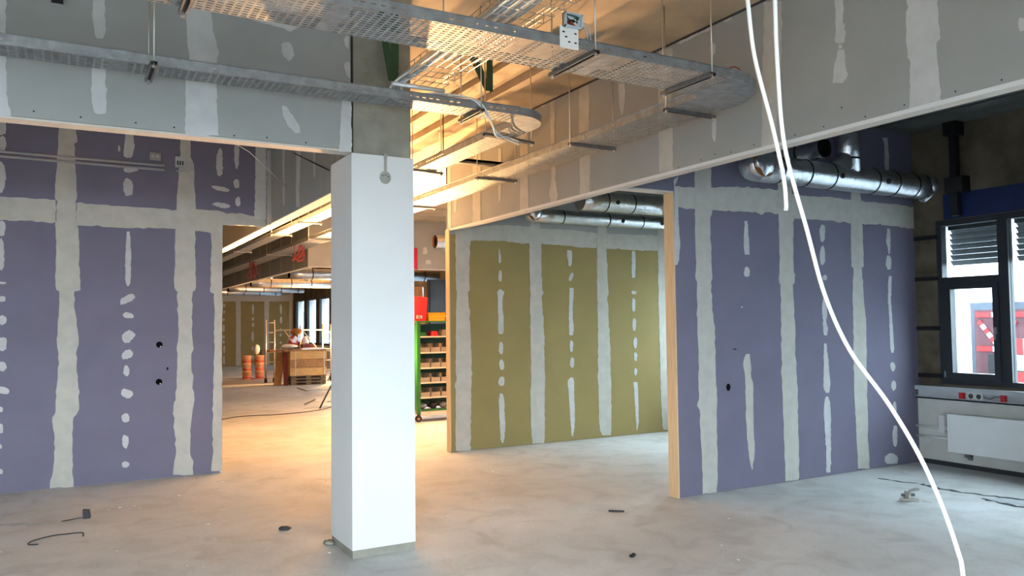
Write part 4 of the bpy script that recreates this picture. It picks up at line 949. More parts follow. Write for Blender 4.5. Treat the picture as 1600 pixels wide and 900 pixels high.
# hanger stub from the slab above the window
hs = thing('steel_hanger', 'black steel hanger post dropping from the slab above the window', 'hanger', (8.06, 4.9, ZR))
build('head_plate', MB().box(7.98, 8.13, 4.84, 4.98, 3.46, 3.599), M_BLACK, hs)
build('post', MB().box(8.03, 8.10, 4.88, 4.95, 2.62, 3.46), M_BLACK, hs)
build('foot_clamp', MB().box(7.99, 8.135, 4.80, 4.985, 2.86, 3.02), M_BLACK, hs)


# ================================================================== DUCTS
def duct_a(label, x0, x1, y, z, r, straps, plugs=(), elbow=True, open_end=True, group=None, right_tail=True):
    d = thing('ventilation_duct', label, 'duct', (x0, y, z), group)
    n = 20
    xs = [x0 + (x1 - x0) * k / 12 for k in range(13)]
    build('pipe', MB().tube([(x, y, z) for x in xs], r, n), M_FOIL, d)
    if elbow:
        P = [(x0 + .02, y, z)]
        for k in range(1, 8):
            t = PI / 2 * k / 7
            P.append((x0 - math.sin(t) * r * .95, y - (1 - math.cos(t)) * r * 1.1, z))
        P.append((P[-1][0], P[-1][1] - .06, z))
        e = build('elbow', MB().tube(P, r * .98, n), M_FOIL, d)
        q = P[-1]
        build('end_ring', MB().tube([(q[0], q[1] - .001, q[2]), (q[0], q[1] - .02, q[2])], r * 1.0, n), M_BRASS, e)
        build('foil_cap', MB().blob((q[0], q[1] - .02, q[2]), r * .9, .035, r * .9, 3, .18), M_FOIL, e)
    for s in straps:
        build('strap', MB().tube([(s - .008, y, z), (s + .008, y, z)], r * 1.03, n), M_BLACK, d)
    for s in plugs:
        build('plug', MB().tube([(s, y - r * .85, z - r * .1), (s, y - r * 1.08, z - r * .13)], .026, 12), M_BLACK, d)
    return d


d1 = duct_a('foil wrapped duct running above the right violet wall towards the window', 5.42, 7.86, 5.13, 2.935, .128, (5.66, 6.02, 6.36, 6.99, 7.3, 7.62, 7.8), (6.42, 7.1))
build('torn_foil_end', MB().blob((7.87, 5.13, 2.935), .1, .125, .125, 7, .3), M_FOIL, d1)
bp = build('branch', MB().tube([(6.66, 5.13, 2.95), (6.66, 5.13, ZR - .002)], .118, 20).tube([(6.46, 5.13, 2.94), (6.56, 5.13, 3.02), (6.64, 5.13, 3.14)], [.12, .115, .1], 16), M_FOIL, d1)
build('strap', MB().tube([(6.66, 5.13, 3.11), (6.66, 5.13, 3.126)], .122, 20), M_BLACK, bp)
build('strap', MB().tube([(6.66, 5.13, 3.44), (6.66, 5.13, 3.456)], .122, 20), M_BLACK, bp)
d2 = thing('open_duct', 'open ended duct stub poking through the violet wall', 'duct', (6.2, 5.02, 3.175))
build('pipe', MB().tube([(6.2, 5.449, 3.175), (6.2, 5.02, 3.175)], .1, 20, caps=False), M_FOIL, d2)
build('dark_inside', MB().tube([(6.2, 5.3, 3.175), (6.2, 5.035, 3.175)], .092, 20), M_DARKIN, d2)
build('strap', MB().tube([(6.2, 5.3, 3.175), (6.2, 5.284, 3.175)], .103, 20), M_BLACK, d2)

d3 = duct_a('foil wrapped duct in front of the green wall, nearest its face', 5.0, 8.1, 8.35, 2.88, .085, (5.4, 6.1, 6.65, 7.3), (6.3, 6.95))
d4 = duct_a('second foil duct of the green room, hung higher and nearer than the other', 5.35, 8.1, 7.85, 3.02, .12, (5.7, 6.1, 6.7, 7.4), (5.82,), elbow=False)
d5 = build('branch_stub', MB().tube([(6.62, 7.84, 3.0), (6.62, 7.6, 3.0)], .105, 20), M_FOIL, d4)
build('foil_cap', MB().blob((6.62, 7.6, 3.0), .1, .045, .1, 5, .25), M_FOIL, d5)
d6 = thing('open_duct', 'open ended foil duct above the green storage cart', 'duct', (5.72, 13.0, 3.03))
build('pipe', MB().tube([(5.72, 13, 3.03), (6.0, 13, 3.03), (8.1, 13, 3.03)], .12, 20, caps=False), M_FOIL, d6)
build('dark_inside', MB().tube([(5.76, 13, 3.03), (6.6, 13, 3.03)], .108, 20), M_DARKIN, d6)
build('copper_lining', MB().tube([(5.715, 13, 3.03), (5.75, 13, 3.03)], .117, 20, caps=False), M_BRASS, d6)
for i, (x0, x1, yy, zz, lab) in enumerate(((4.35, 8.0, 18.0, 2.73, 'foil duct crossing the far room, nearest of four'), (4.3, 8.0, 22.0, 2.72, 'foil duct crossing the far room, second of four'), (4.4, 6.75, 26.0, 2.75, 'foil duct crossing the far room, third of four, ending in mid room'), (4.35, 6.7, 29.0, 2.77, 'foil duct crossing the far room, the one closest to the far green wall'))):
    r = .12
    d = thing('ventilation_duct', lab, 'duct', (x0, yy, zz), 'foil ducts of the far room')
    build('pipe', MB().tube([(x0, yy, zz), (x0 + .3, yy, zz), (x1, yy, zz)], r, 16), M_FOIL, d)
    build('dark_end', MB().tube([(x0 - .01, yy, zz), (x0 + .03, yy, zz)], r * .85, 14), M_DARKIN, d)
    k = x0 + .5
    while k < x1:
        build('strap', MB().tube([(k, yy, zz), (k + .025, yy, zz)], r * 1.03, 14), M_BLACK, d)
        k += .55
    bx = x0 + (x1 - x0) * (.42 if i % 2 else .55)
    build('branch', MB().tube([(bx, yy, zz), (bx, yy, ZC)], .09, 12), M_FOIL, d)


# ================================================================== CABLE TRAYS
ZT = 3.015
RH = .055


def rail(name, parent, o, u, L, sx):
    """side rail with a row of slots and a lip; u is the run direction, sx the inward normal"""
    u, sx, o = Vector(u), Vector(sx), Vector(o)
    n = max(1, int(round(L / .05)))
    mb = MB()
    if L < 9:
        mb.perf(o + Vector((0, 0, .018)), u, (0, 0, 1), n, 1, L / n, .02, .024, .006, solid=lambda i: i % 12 > 7)
        mb.add([o, o + u * L, o + u * L + Vector((0, 0, .018)), o + Vector((0, 0, .018))], [(0, 1, 2, 3)])
        q = o + Vector((0, 0, .038))
        mb.add([q, q + u * L, q + u * L + Vector((0, 0, RH - .038)), q + Vector((0, 0, RH - .038))], [(0, 1, 2, 3)])
    else:
        mb.add([o, o + u * L, o + u * L + Vector((0, 0, RH)), o + Vector((0, 0, RH))], [(0, 1, 2, 3)])
    t = o + Vector((0, 0, RH))
    mb.tube([t, t + u * L], .004, 6)
    return build(name, mb, M_GALV, parent)


def tray(label, aA, bA, yA0, yA1, ri, xB0, xB1, yEnd, yPerf):
    """tray running in X, turning a right angle, then running away in Y"""
    T = thing('cable_tray', label, 'cable tray', (xB0, yA1, ZT))
    W = yA1 - yA0
    xe = xB0 - ri                                     # where the bend starts
    nu = int((xe - aA) / .04)
    nv = max(5, int(round(W / .028)))
    mb = MB().perf((aA, yA0, ZT), (1, 0, 0), (0, 1, 0), nu, nv, (xe - aA) / nu, W / nv, .027, .0125, solid=lambda i: i % 38 in (0, 1))
    mb.open = True
    build('bottom_plate', mb, M_GALV, T)
    rail('side_rail', T, (aA, yA0, ZT), (1, 0, 0), xe - aA, (0, 1, 0))
    rail('side_rail', T, (aA, yA1, ZT), (1, 0, 0), xe - aA, (0, -1, 0))
    # bend
    cx, cy = xe, yA1 + ri
    N = 18
    vs, fs = [], []
    for k in range(N + 1):
        t = PI / 2 * k / N
        for rr in (ri, ri + W):
            vs.append((cx + rr * math.sin(t), cy - rr * math.cos(t), ZT))
    fs = [(2 * k, 2 * k + 2, 2 * k + 3, 2 * k + 1) for k in range(N)]
    mb = MB().add(vs, fs)
    mb.open = True
    be = build('bend_plate', mb, M_GALV, T)
    for rr in (ri, ri + W):
        vs, fs = [], []
        for k in range(N + 1):
            t = PI / 2 * k / N
            vs += [(cx + rr * math.sin(t), cy - rr * math.cos(t), ZT), (cx + rr * math.sin(t), cy - rr * math.cos(t), ZT + RH)]
        fs = [(2 * k, 2 * k + 2, 2 * k + 3, 2 * k + 1) for k in range(N)]
        mb = MB().add(vs, fs, True)
        mb.tube([vs[2 * k + 1] for k in range(N + 1)], .004, 6)
        build('bend_rail', mb, M_GALV, be)
    # run in Y
    ys = cy
    nu = int((yPerf - ys) / .04)
    mb = MB().perf((xB0, ys, ZT), (0, 1, 0), (1, 0, 0), nu, nv, (yPerf - ys) / nu, W / nv, .027, .0125, solid=lambda i: i % 50 in (0, 1))
    mb.add([(xB0, yPerf, ZT), (xB0 + W, yPerf, ZT), (xB0 + W, yEnd, ZT), (xB0, yEnd, ZT)], [(0, 1, 2, 3)])
    mb.open = True
    build('bottom_plate', mb, M_GALV, T)
    for x, s in ((xB0, 1), (xB0 + W, -1)):
        rail('side_rail', T, (x, ys, ZT), (0, 1, 0), yPerf - ys, (s, 0, 0))
        rail('side_rail', T, (x, yPerf, ZT), (0, 1, 0), yEnd - yPerf, (s, 0, 0))
    return T


t1 = tray('wide perforated cable tray crossing the top of the hall and turning along the bulkhead', -2.0, 3.5, 3.475, 3.845, .09, 3.59, 3.96, 26.0, 10.0)
t2 = tray('narrow perforated cable tray passing in front of the column and turning down the hall', -5.9, 2.75, 4.785, 4.995, .1, 2.86, 3.07, 26.0, 10.0)
for x in (.02, 1.45):
    build('splice_plate', MB().box(x, x + .16, 4.781, 4.785, ZT + .006, ZT + RH - .004), M_GALV, t2)
for x in (.95, 2.9):
    build('splice_plate', MB().box(x, x + .16, 3.471, 3.475, ZT + .006, ZT + RH - .004), M_GALV, t1)


def hanger(label, p0, p1, zt=None, zc=ZC, rods=(True, True)):
    zt = (ZT if zt is None else zt) - .003
    a, b = Vector((p0[0], p0[1], zt)), Vector((p1[0], p1[1], zt))
    d = (b - a).normalized()
    s = Vector((-d.y, d.x, 0))
    h = thing('tray_hanger', label, 'bracket', ((a.x + b.x) / 2, (a.y + b.y) / 2, zt - .022), 'tray hangers')
    mb = MB()
    mb.bar(a + Vector((0, 0, -.001)), b + Vector((0, 0, -.001)), .04, .002)
    for k in (-1, 1):
        mb.bar(a + s * (.019 * k) + Vector((0, 0, -.011)), b + s * (.019 * k) + Vector((0, 0, -.011)), .002, .02)
        mb.bar(a + s * (.0145 * k) + Vector((0, 0, -.021)), b + s * (.0145 * k) + Vector((0, 0, -.021)), .009, .002)
    build('strut', mb, M_GALVD, h)
    build('slot', MB().bar(a + Vector((0, 0, -.008)), b + Vector((0, 0, -.008)), .02, .002), M_BLACK, h)
    for p, q, on in ((a, d, rods[0]), (b, -d, rods[1])):
        if not on:
            continue
        c = p + q * .012
        r = build('threaded_rod', MB().tube([(c.x, c.y, zt - .035), (c.x, c.y, zc - .001)], .0045, 6), M_ROD, h)
        build('nut', MB().tube([(c.x, c.y, zt - .034), (c.x, c.y, zt - .022)], .011, 6, smooth=False), M_ROD, r)
    return h


hanger('steel strut hanger under the wide tray, below the small junction box', (2.46, 3.43), (2.46, 3.89))
hanger('steel strut hanger under the wide tray, just before its bend', (3.295, 3.43), (3.295, 3.89))
hanger('steel strut hanger under the wide tray at the top edge of the photo', (.45, 3.42), (.45, 3.89))
hanger('steel strut hanger just behind the bend of the wide tray', (3.55, 4.17), (4.0, 4.17))
hanger('steel strut hanger carrying the wide tray beside the tip of the narrow tray', (3.53, 5.33), (3.99, 5.33))
hanger('steel strut hanger carrying the wide tray midway along the bulkhead', (3.53, 7.0), (3.99, 7.0))
hanger('steel strut hanger carrying the wide tray beside the end of the green wall', (3.53, 9.06), (3.99, 9.06))
hanger('steel strut hanger seen end on under the narrow tray, before the left bulkhead', (.4, 4.70), (.4, 5.06))
hanger('steel strut hanger under the narrow tray between column and bend', (2.44, 4.74), (2.44, 5.08))
hanger('steel strut hanger just behind the bend of the narrow tray', (2.77, 5.35), (3.26, 5.45))
hanger('steel strut hanger carrying the narrow tray to the right of the column top', (2.8, 6.9), (3.14, 6.95))
for i, yy in enumerate((11.5, 13.2, 16.4)):
    hanger(('first', 'second', 'third')[i] + ' strut hanger of the wide tray seen through the left opening', (3.5, yy), (4.02, yy))
    hanger(('first', 'second', 'third')[i] + ' strut hanger of the narrow tray seen through the left opening', (2.8, yy - .4), (3.14, yy - .4))
one('cross_rail', MB().box(3.5, 4.07, 7.33, 7.5, 3.235, 3.262).box(3.5, 4.07, 7.33, 7.336, 3.215, 3.262), M_GALVD, 'flat grey steel rail fixed across above the wide tray against the bulkhead', 'rail', (3.78, 7.41, 3.215))

# small junction box on the wide tray
jb = thing('junction_box', 'small open white junction box with wires fixed on the wide tray', 'junction box', (2.31, 3.46, 3.0))
build('mounting_plate', MB().box(2.25, 2.366, 3.466, 3.471, 3.005, 3.12), M_CABLE, jb)
for dx, dz in ((.015, .08), (.05, .03), (.03, .055), (.09, .03), (.09, .08)):
    build('slot', MB().box(2.25 + dx, 2.25 + dx + .014, 3.4645, 3.467, 3.005 + dz, 3.005 + dz + .008), M_BLACK, jb)
bx = build('box', MB().box(2.27, 2.38, 3.462, 3.472, 3.115, 3.19).box(2.27, 2.276, 3.44, 3.472, 3.115, 3.19).box(2.374, 2.38, 3.44, 3.472, 3.115, 3.19).box(2.27, 2.38, 3.44, 3.472, 3.115, 3.121).box(2.27, 2.38, 3.44, 3.472, 3.184, 3.19), mat('pale_box', (196, 208, 212), .5, var=.04), jb)
for k, mm in enumerate((M_BLACK, M_BRASS, M_CABLE, M_REDW, M_BLACK, M_GSTEEL)):
    rr = random.Random(k)
    pts = [(2.28 + .09 * rr.random(), 3.45 + .01 * rr.random(), 3.125 + .055 * rr.random()) for _ in range(4)]
    build('wire', MB().tube(spline(pts, 5), .0035, 5), mm, bx)
for k in range(2):
    build('gland_lead', MB().tube(spline([(2.375, 3.47, 3.13 + .02 * k), (2.42 + .02 * k, 3.49, 3.14 + .02 * k), (2.45 + .02 * k, 3.5, 3.09), (2.45 + .02 * k, 3.52, 3.03)]), .005, 6), M_CABLEG, bx)

# wire basket tray above, with its cables
wt = thing('wire_basket_tray', 'wire mesh cable basket running above the perforated trays', 'cable tray', (2.0, 4.0, 3.115))
X0, X1, Y0, Y1, ZW = 1.85, 2.17, .2, 4.78, 3.125
mb = MB()
for k in range(7):
    x = X0 + (X1 - X0) * k / 6
    mb.tube([(x, Y0, ZW), (x, Y1, ZW)], .0026, 5)
for x in (X0, X1):
    for dz in (.03, .06):
        mb.tube([(x, Y0, ZW + dz), (x, Y1, ZW + dz)], .0026, 5)
yy = Y0
while yy < Y1:
    mb.tube([(X0, yy, ZW + .06), (X0, yy, ZW), (X1, yy, ZW), (X1, yy, ZW + .06)], .0026, 5)
    yy += .1
build('wire_mesh', mb, M_ROD, wt)
build('end_bar', MB().tube([(X0 - .03, Y1 + .03, ZW - .01), (X1 + .02, Y1 + .03, ZW - .01)], .015, 10), M_BARTUBE, wt)
for yy in (2.3, 4.02):
    for x in (X0 - .02, X1 + .02):
        build('threaded_rod', MB().tube([(x, yy, ZW - .03), (x, yy, ZC - .001)], .0045, 6), M_ROD, wt)
    build('support_bar', MB().bar((X0 - .04, yy, ZW - .014), (X1 + .04, yy, ZW - .014), .03, .018), M_GALVD, wt)
for k in range(9):
    rr = random.Random(40 + k)
    x = X0 + .018 + .019 * k
    z = ZW + .016 + (.017 if k % 3 == 1 else 0)
    pts = [(x, .25, z), (x + rr.uniform(-.004, .004), 1.5, z), (x + rr.uniform(-.006, .006), 3.0, z), (x, 4.3, z)]
    if k < 4:
        pts += [(x - .01, 4.7, z), (x - .03, 4.84, z - .02), (x - .04 + .02 * k, 4.87, ZT + .05), (x + .05 + .03 * k, 4.89, ZT + .014 + .002 * k), (x + .4, 4.9 - .015 * k, ZT + .014)]
    one('basket_cable', MB().tube(spline(pts, 6), .0085, 7), M_CABLEG if k % 3 else M_CABLE, ('first', 'second', 'third', 'fourth', 'fifth', 'sixth', 'seventh', 'eighth', 'ninth')[k] + ' pale cable from the edge of the wire basket beside the left bulkhead', 'cable', pts[0], 'cables in the wire basket')

# cables dropping out of the narrow tray at its bend
for k in range(3):
    o = .014 * k
    one('loose_cable', MB().tube(spline([(1.95 + o, 4.9, ZT + .03 + .012 * k), (2.1, 4.86 + o, ZT + .085), (2.28, 4.8 + o, ZT + .08), (2.4 + o, 4.768, ZT + .05), (2.5 + o, 4.78, ZT - .04 - o), (2.64 + o, 4.93 + .02 * k, ZT - .09 - o), (2.8 + o, 5.12 + .02 * k, ZT - .075), (2.93, 5.27 + o, ZT - .055 + o), (3.1, 5.4, ZT - .05 + o)], 7), .0055, 6), M_CABLE if k != 1 else M_CABLEG, ('first white', 'grey', 'second white')[k] + ' thin cable draped over the edge of the narrow tray at its bend', 'cable', (1.95, 4.9, ZT), 'cables over the tray bend')
one('red_cable_loop', MB().tube(spline([(3.9, 3.97, 3.03), (3.9, 3.96, 3.2), (3.9, 3.91, 3.265), (3.9, 3.83, 3.24), (3.9, 3.77, 3.15), (3.9, 3.75, 3.03)], 8), .004, 6), M_REDW, 'thin red cable arching up out of the bend of the wide tray', 'cable', (3.9, 3.86, 3.02))
for i, (x, y, zt, zb) in enumerate(((3.6, 14.28, 3.0, 2.70), (3.6, 18.2, 3.0, 2.60))):
    mb = MB()
    rr = random.Random(i)
    for k in range(7):
        x0, y0 = x + rr.uniform(-.07, .07), y + rr.uniform(-.07, .07)
        zz = zb + rr.uniform(-.03, .1)
        mb.tube(spline([(x0, y0, zt), (x0 + rr.uniform(-.06, .06), y0, (zt + zz) / 2), (x0 + rr.uniform(-.1, .02), y0, zz), (x0 + rr.uniform(.02, .1), y0, zz + .05), (x0 + rr.uniform(-.05, .12), y0, zt)], 5), .005, 5)
    one('red_cable_bundle', mb, M_REDW, ('nearer' if i == 0 else 'farther') + ' tangle of red cables hanging from the wide tray beyond the left opening', 'cable bundle', (x, y, zb), 'hanging red cables')

# green steel brackets under the slab
for i, (cx, cy, zt, w, lab) in enumerate(((2.975, 5.66, 3.44, (.19, .095), 'dark green steel V bracket hanging from the slab behind the wide tray'), (1.937, 5.09, 3.22, (.125, .075), 'dark green steel V bracket in front of the concrete column top'))):
    g = thing('steel_bracket', lab, 'bracket', (cx, cy, zt), 'green V brackets')
    H = ZC - .001
    fn = lambda u, v, t, cy=cy: (u, cy + t, v)
    build('slanted_plate', MB().prism([(cx - .035, zt), (cx + .01, zt), (cx - w[1], H), (cx - w[0], H)], fn, -.012, .0), M_GSTEEL, g)
    build('upright_plate', MB().prism([(cx - .01, zt), (cx + .04, zt), (cx + .04, H), (cx - .012, H), (cx - .014, zt + .12)], fn, .001, .013), M_GSTEEL, g)
    build('bolt', MB().tube([(cx + .02, cy + .006, zt - .012), (cx + .02, cy + .006, zt + .002)], .008, 6, smooth=False), M_BLACK, g)

# looped lead hanging from the slab
hk = thing('hanging_lead', 'thin lead with a loop hanging from a hook in the slab', 'cable', (3.3, 7.3, 3.0))
build('hook_plate', MB().box(3.25, 3.37, 7.26, 7.34, ZC - .02, ZC), M_BLACK, hk)
build('lead', MB().tube([(3.31, 7.3, ZC - .02), (3.31, 7.3, 3.3)], .006, 6), M_BLACK, hk)
build('loop', MB().tube([(3.31 + .075 * math.sin(t), 7.3, 3.22 + .085 * math.cos(t)) for t in [2 * PI * k / 24 for k in range(25)]], .007, 6), M_BLACK, hk)

# two white flexible conduits hanging in front
one('white_conduit', MB().tube(spline([(2.02, 1.98, ZC - .002), (2.03, 1.98, 3.2), (2.06, 1.99, 2.82), (2.08, 1.99, 2.68), (2.15, 2.03, 2.5), (2.23, 2.03, 2.26), (2.28, 2.03, 2.08), (2.302, 2.04, 1.98), (2.299, 2.04, 1.955)], 8), .0074, 8), M_CABLE, 'white flexible conduit hanging from the slab with its free end in mid air', 'cable', (2.3, 2.04, 1.955))
one('white_conduit', MB().tube(spline([(2.12, 1.9, ZC - .002), (2.125, 1.9, 3.2), (2.14, 1.92, 2.82), (2.15, 1.93, 2.67), (2.21, 1.98, 2.45), (2.27, 2.01, 2.18), (2.35, 1.99, 1.88), (2.4, 1.96, 1.64), (2.45, 1.9, 1.44), (2.51, 1.8, 1.26), (2.54, 1.71, 1.09), (2.55, 1.64, .93), (2.55, 1.59, .79), (2.54, 1.57, .72), (2.52, 1.54, .45), (2.48, 1.5, .2), (2.4, 1.46, .06), (2.25, 1.42, .012), (2.05, 1.36, .0105)], 8), .0074, 8), M_CABLE, 'long white flexible conduit sweeping down in a curve to the floor', 'cable', (2.4, 1.5, .0))

# fittings on the left violet wall
for i, dz in enumerate((.0, -.045)):
    one('conduit_rail', MB().tube([(-5.9, 8.955, 3.29 + dz), (.873, 8.955, 3.24 + dz)], .013, 8), M_CABLEG, ('upper' if i == 0 else 'lower') + ' grey conduit running along the top of the left violet wall', 'conduit', (-.5, 8.955, 3.2), 'conduits on the left violet wall')
eb = thing('socket_box', 'grey surface box with three slots high on the left violet wall', 'socket', (1.02, 8.96, 3.25))
build('box', MB().box(.975, 1.075, 8.93, 8.969, 3.235, 3.345), M_CABLEG, eb)
for k in range(3):
    build('slot', MB().box(.99 + k * .024, 1.004 + k * .024, 8.927, 8.931, 3.255, 3.3), M_BLACK, eb)
build('lead', MB().tube(spline([(1.08, 8.94, 3.27), (1.14, 8.94, 3.29), (1.13, 8.94, 3.21), (1.02, 8.945, 3.19), (.99, 8.95, 3.2)], 6), .007, 6), M_CABLEG, eb)
tp = thing('wall_plate', 'dull grey double wall plate beside the socket box on the left violet wall', 'wall plate', (.78, 8.965, 3.29))
build('plate', MB().box(.73, .835, 8.955, 8.969, 3.29, 3.37), M_GREYP, tp)
for dx in (.03, .072):
    build('round_well', MB().tube([(.73 + dx, 8.956, 3.33), (.73 + dx, 8.948, 3.33)], .016, 12), M_CABLEG, tp)
one('slack_string', MB().tube([(1.05, 6.6, 3.08), (1.35, 7.0, 3.05), (1.9, 8.0, 2.95)], .003, 5), M_CABLE, 'thin white string stretched across in front of the left violet wall', 'string', (1.4, 7.2, 3.0))
one('dark_rod', MB().tube([(1.78, 7.2, 3.12), (1.9, 6.5, 2.85)], .006, 6), M_BLACK, 'thin dark rod leaning against the inner bulkhead behind the column', 'rod', (1.85, 6.8, 2.9))
one('black_box', MB().box(-.1, -.04, 5.16, 5.189, 3.42, 3.5).box(-.085, -.055, 5.15, 5.16, 3.44, 3.48), M_BLACK, 'small black box on the left bulkhead at the top edge', 'box', (-.07, 5.18, 3.42))

# ================================================================== WORK LAMPS
def tripod_lamp(label, x, y, zh, power, up, rad, aim=(0, 0, 1), spread=.3):
    L = thing('work_lamp', label, 'lamp', (x, y, 0), 'site work lamps')
    build('mast', MB().tube([(x, y, .25), (x, y, zh - .06)], .014, 8), M_BLACK, L)
    for k in range(3):
        a = 2 * PI * k / 3 + .5
        lg = build('leg', MB().tube([(x, y, min(.55, zh * .6)), (x + spread * math.cos(a), y + spread * math.sin(a), .01)], .011, 6), M_BLACK, L)
        build('foot', MB().blob((x + spread * math.cos(a), y + spread * math.sin(a), .014), .018, .018, .013, 1, 0, 8, 5), M_BLACK, lg)
    h = build('lamp_head', MB().lathe([(.0, -.06), (.05, -.06), (.085, -.02), (.09, .0), (.08, .0)], (x, y, zh), 20), M_BLACK, L)
    build('lamp_lens', MB().blob((x, y, zh + .004), .078, .078, .035, 1, 0, 16, 8), emit_mat('lamp_lens_glow', (1, .75, .45), 30), h)
    l = bpy.data.lights.new('work_light', 'POINT')
    l.energy = power
    l.color = WARM
    l.shadow_soft_size = rad
    o = bpy.data.objects.new('work_light', l)
    COL.objects.link(o)
    o.location = (x, y, zh + .06 + rad)
    # the head faces up: most of its light goes to the slab
    s = bpy.data.lights.new('work_light_beam', 'SPOT')
    s.energy = up
    s.color = WARM
    s.shadow_soft_size = rad
    s.spot_size = 2.15
    s.spot_blend = .6
    so = bpy.data.objects.new('work_light_beam', s)
    COL.objects.link(so)
    so.location = (x, y, zh + .06 + rad)
    so.rotation_euler = Vector(aim).to_track_quat('-Z', 'Y').to_euler()
    return L


tripod_lamp('black tripod work lamp standing beside the green storage cart', 4.42, 11.75, .95, 70, 3000, .06, (-.3, -.6, 1))
tripod_lamp('taller tripod work lamp standing in the hall hidden behind the column', 3.66, 11.95, 1.35, 90, 3900, .06, (-.12, -.38, 1), .1)
tripod_lamp('black tripod work lamp in the far room behind the crate stack', 6.75, 22.2, 1.1, 420, 500, .08)
tp2 = thing('tripod', 'low black tripod standing in the hall behind the column', 'tripod', (4.45, 14.75, 0))
for k in range(3):
    a = PI + 2 * PI * k / 3
    build('leg', MB().tube([(4.45, 14.75, .62), (4.45 + .32 * math.cos(a), 14.75 + .2 * math.sin(a), .012)], .016, 6), M_BLACK, tp2)
build('head', MB().box(4.39, 4.51, 14.69, 14.81, .6, .78), M_BLACK, tp2)

# ================================================================== STORAGE CART BY THE GREEN WALL
ct = thing('storage_cart', 'green wheeled storage cart with bins standing behind the green wall', 'cart', (5.3, 11.9, 0))
CX0, CX1, CY0, CY1 = 4.87, 5.95, 11.80, 12.2
for x in (CX0, CX1 - .04):
    for yv in (CY0, CY1 - .04):
        build('post', MB().box(x, x + .055, yv, yv + .045, .13, 1.585), M_GSHELF, ct)
build('side_panel', MB().box(CX0 + .012, CX0 + .022, CY0 + .045, CY1 - .04, .2, 1.55), M_GSHELF, ct)
build('top', MB().box(CX0 - .02, CX1 + .02, CY0 - .02, CY1 + .02, 1.585, 1.61), M_GSHELF, ct)
build('base', MB().box(CX0 + .056, CX1 - .041, CY0 - .005, CY1, .105, .17), M_CREAM, ct)
build('kick_strip', MB().box(CX0 + .056, CX1 - .041, CY0 - .008, CY0 - .0055, .17, .2), M_GSHELF, ct)
build('back_panel', MB().box(CX0 + .056, CX1 - .041, CY1 - .012, CY1, .2, 1.56), M_GSTEEL, ct)
for zz in (.395, .63, .865, 1.11, 1.365):
    build('shelf', MB().box(CX0 + .056, CX1 - .041, CY0, CY1 - .013, zz - .022, zz), M_CREAM, ct)
for x in (CX0 + .03, CX1 - .03):
    for yv in (CY0 + .04, CY1 - .04):
        w = build('castor', MB().tube([(x, yv - .018, .055), (x, yv + .018, .055)], .054, 16).box(x - .014, x + .014, yv - .024, yv + .024, .08, .135), M_BLACK, ct)
        build('hub', MB().tube([(x, yv - .021, .055), (x, yv + .021, .055)], .022, 12), M_BRASS, w)


def bin_mb(w, d, h):
    mb = MB()
    t = .006
    mb.box(-w / 2, w / 2, 0, d, 0, t).box(-w / 2, -w / 2 + t, 0, d, t, h).box(w / 2 - t, w / 2, 0, d, t, h).box(-w / 2, w / 2, d - t, d, t, h)
    mb.box(-w / 2, w / 2, 0, t, t, h * .55)
    return mb


k = 0
ROWS = ('lowest', 'second', 'third', 'fourth')
NTH = ('first', 'second', 'third', 'fourth', 'fifth')
me = None
for row, zz in enumerate((.395, .63, .865, 1.11)):
    for j in range(5):
        x = 5.02 + .18 * j
        o = build('storage_bin', bin_mb(.165, .26, .135), M_BIN, None, local=True) if me is None else bpy.data.objects.new('storage_bin', me)
        if me is None:
            me = o.data
        else:
            COL.objects.link(o)
        o.location = (x, CY0 + .03, zz + .0005)
        tag(o, 'beige storage bin, %s from the post on the %s bin shelf of the green cart' % (NTH[j], ROWS[row]), 'bin', 'beige bins on the cart')
for j in range(5):
    x = 5.0 + .19 * j
    one('parts_box', MB().box(x - .06, x + .06, CY0 + .04, CY0 + .2, 1.366, 1.40 + .02 * (j % 3)).box(x - .05, x + .05, CY0 + .05, CY0 + .19, 1.40, 1.425 + .02 * (j % 3)), (M_GSHELF, M_RED, M_BIN, M_MAROON, M_BIN)[j], ('bright green', 'small red', 'beige', 'maroon', 'second beige')[j] + ' parts box on the upper shelf of the green cart', 'box', (x, CY0 + .1, 1.366))
    one('tool_heap', MB().blob((x, CY0 + .13, .248), .075, .07, .055, j, .3), M_BLACK if j % 2 else M_GALVD, ('first', 'second', 'third', 'fourth', 'fifth')[j] + ' dark heap of hardware on the bottom of the green cart', 'hardware', (x, CY0 + .13, .17), 'hardware on the cart bottom')
rb = thing('red_container', 'red plastic container with a small label on top of the green cart', 'container', (4.93, 11.9, 1.611))
build('body', MB().add([(4.80, 11.82, 1.611), (5.035, 11.82, 1.611), (5.035, 12.02, 1.611), (4.80, 12.02, 1.611), (4.78, 11.81, 1.99), (5.06, 11.81, 1.985), (5.05, 12.03, 2.01), (4.78, 12.03, 2.01)], [(0, 1, 2, 3), (4, 5, 6, 7), (0, 1, 5, 4), (1, 2, 6, 5), (2, 3, 7, 6), (3, 0, 4, 7)]), M_RED, rb)
build('label', MB().box(4.87, 4.965, 11.811, 11.8185, 1.65, 1.70), M_CREAM, rb)
for k in range(3):
    build('print_line', MB().box(4.88, 4.95 - .01 * k, 11.8095, 11.8112, 1.658 + .013 * k, 1.664 + .013 * k), M_CRACK_SHADE, rb)
yb = thing('yellow_bin', 'yellow open fronted bin on top of the green cart', 'bin', (5.225, 11.82, 1.611))
build('body', bin_mb(.29, .2, .135), M_YEL, yb, local=True)
build('lip', MB().box(-.15, .15, -.012, .0, .06, .085), M_YEL, yb, local=True)
sg = thing('fire_sign', 'red sign fixed to the far bulkhead beside the column', 'sign', (6.1, 15.37, 2.69))
build('plate', MB().box(5.75, 6.372, 15.385, 15.399, 2.70, 3.15), M_SIGN, sg)
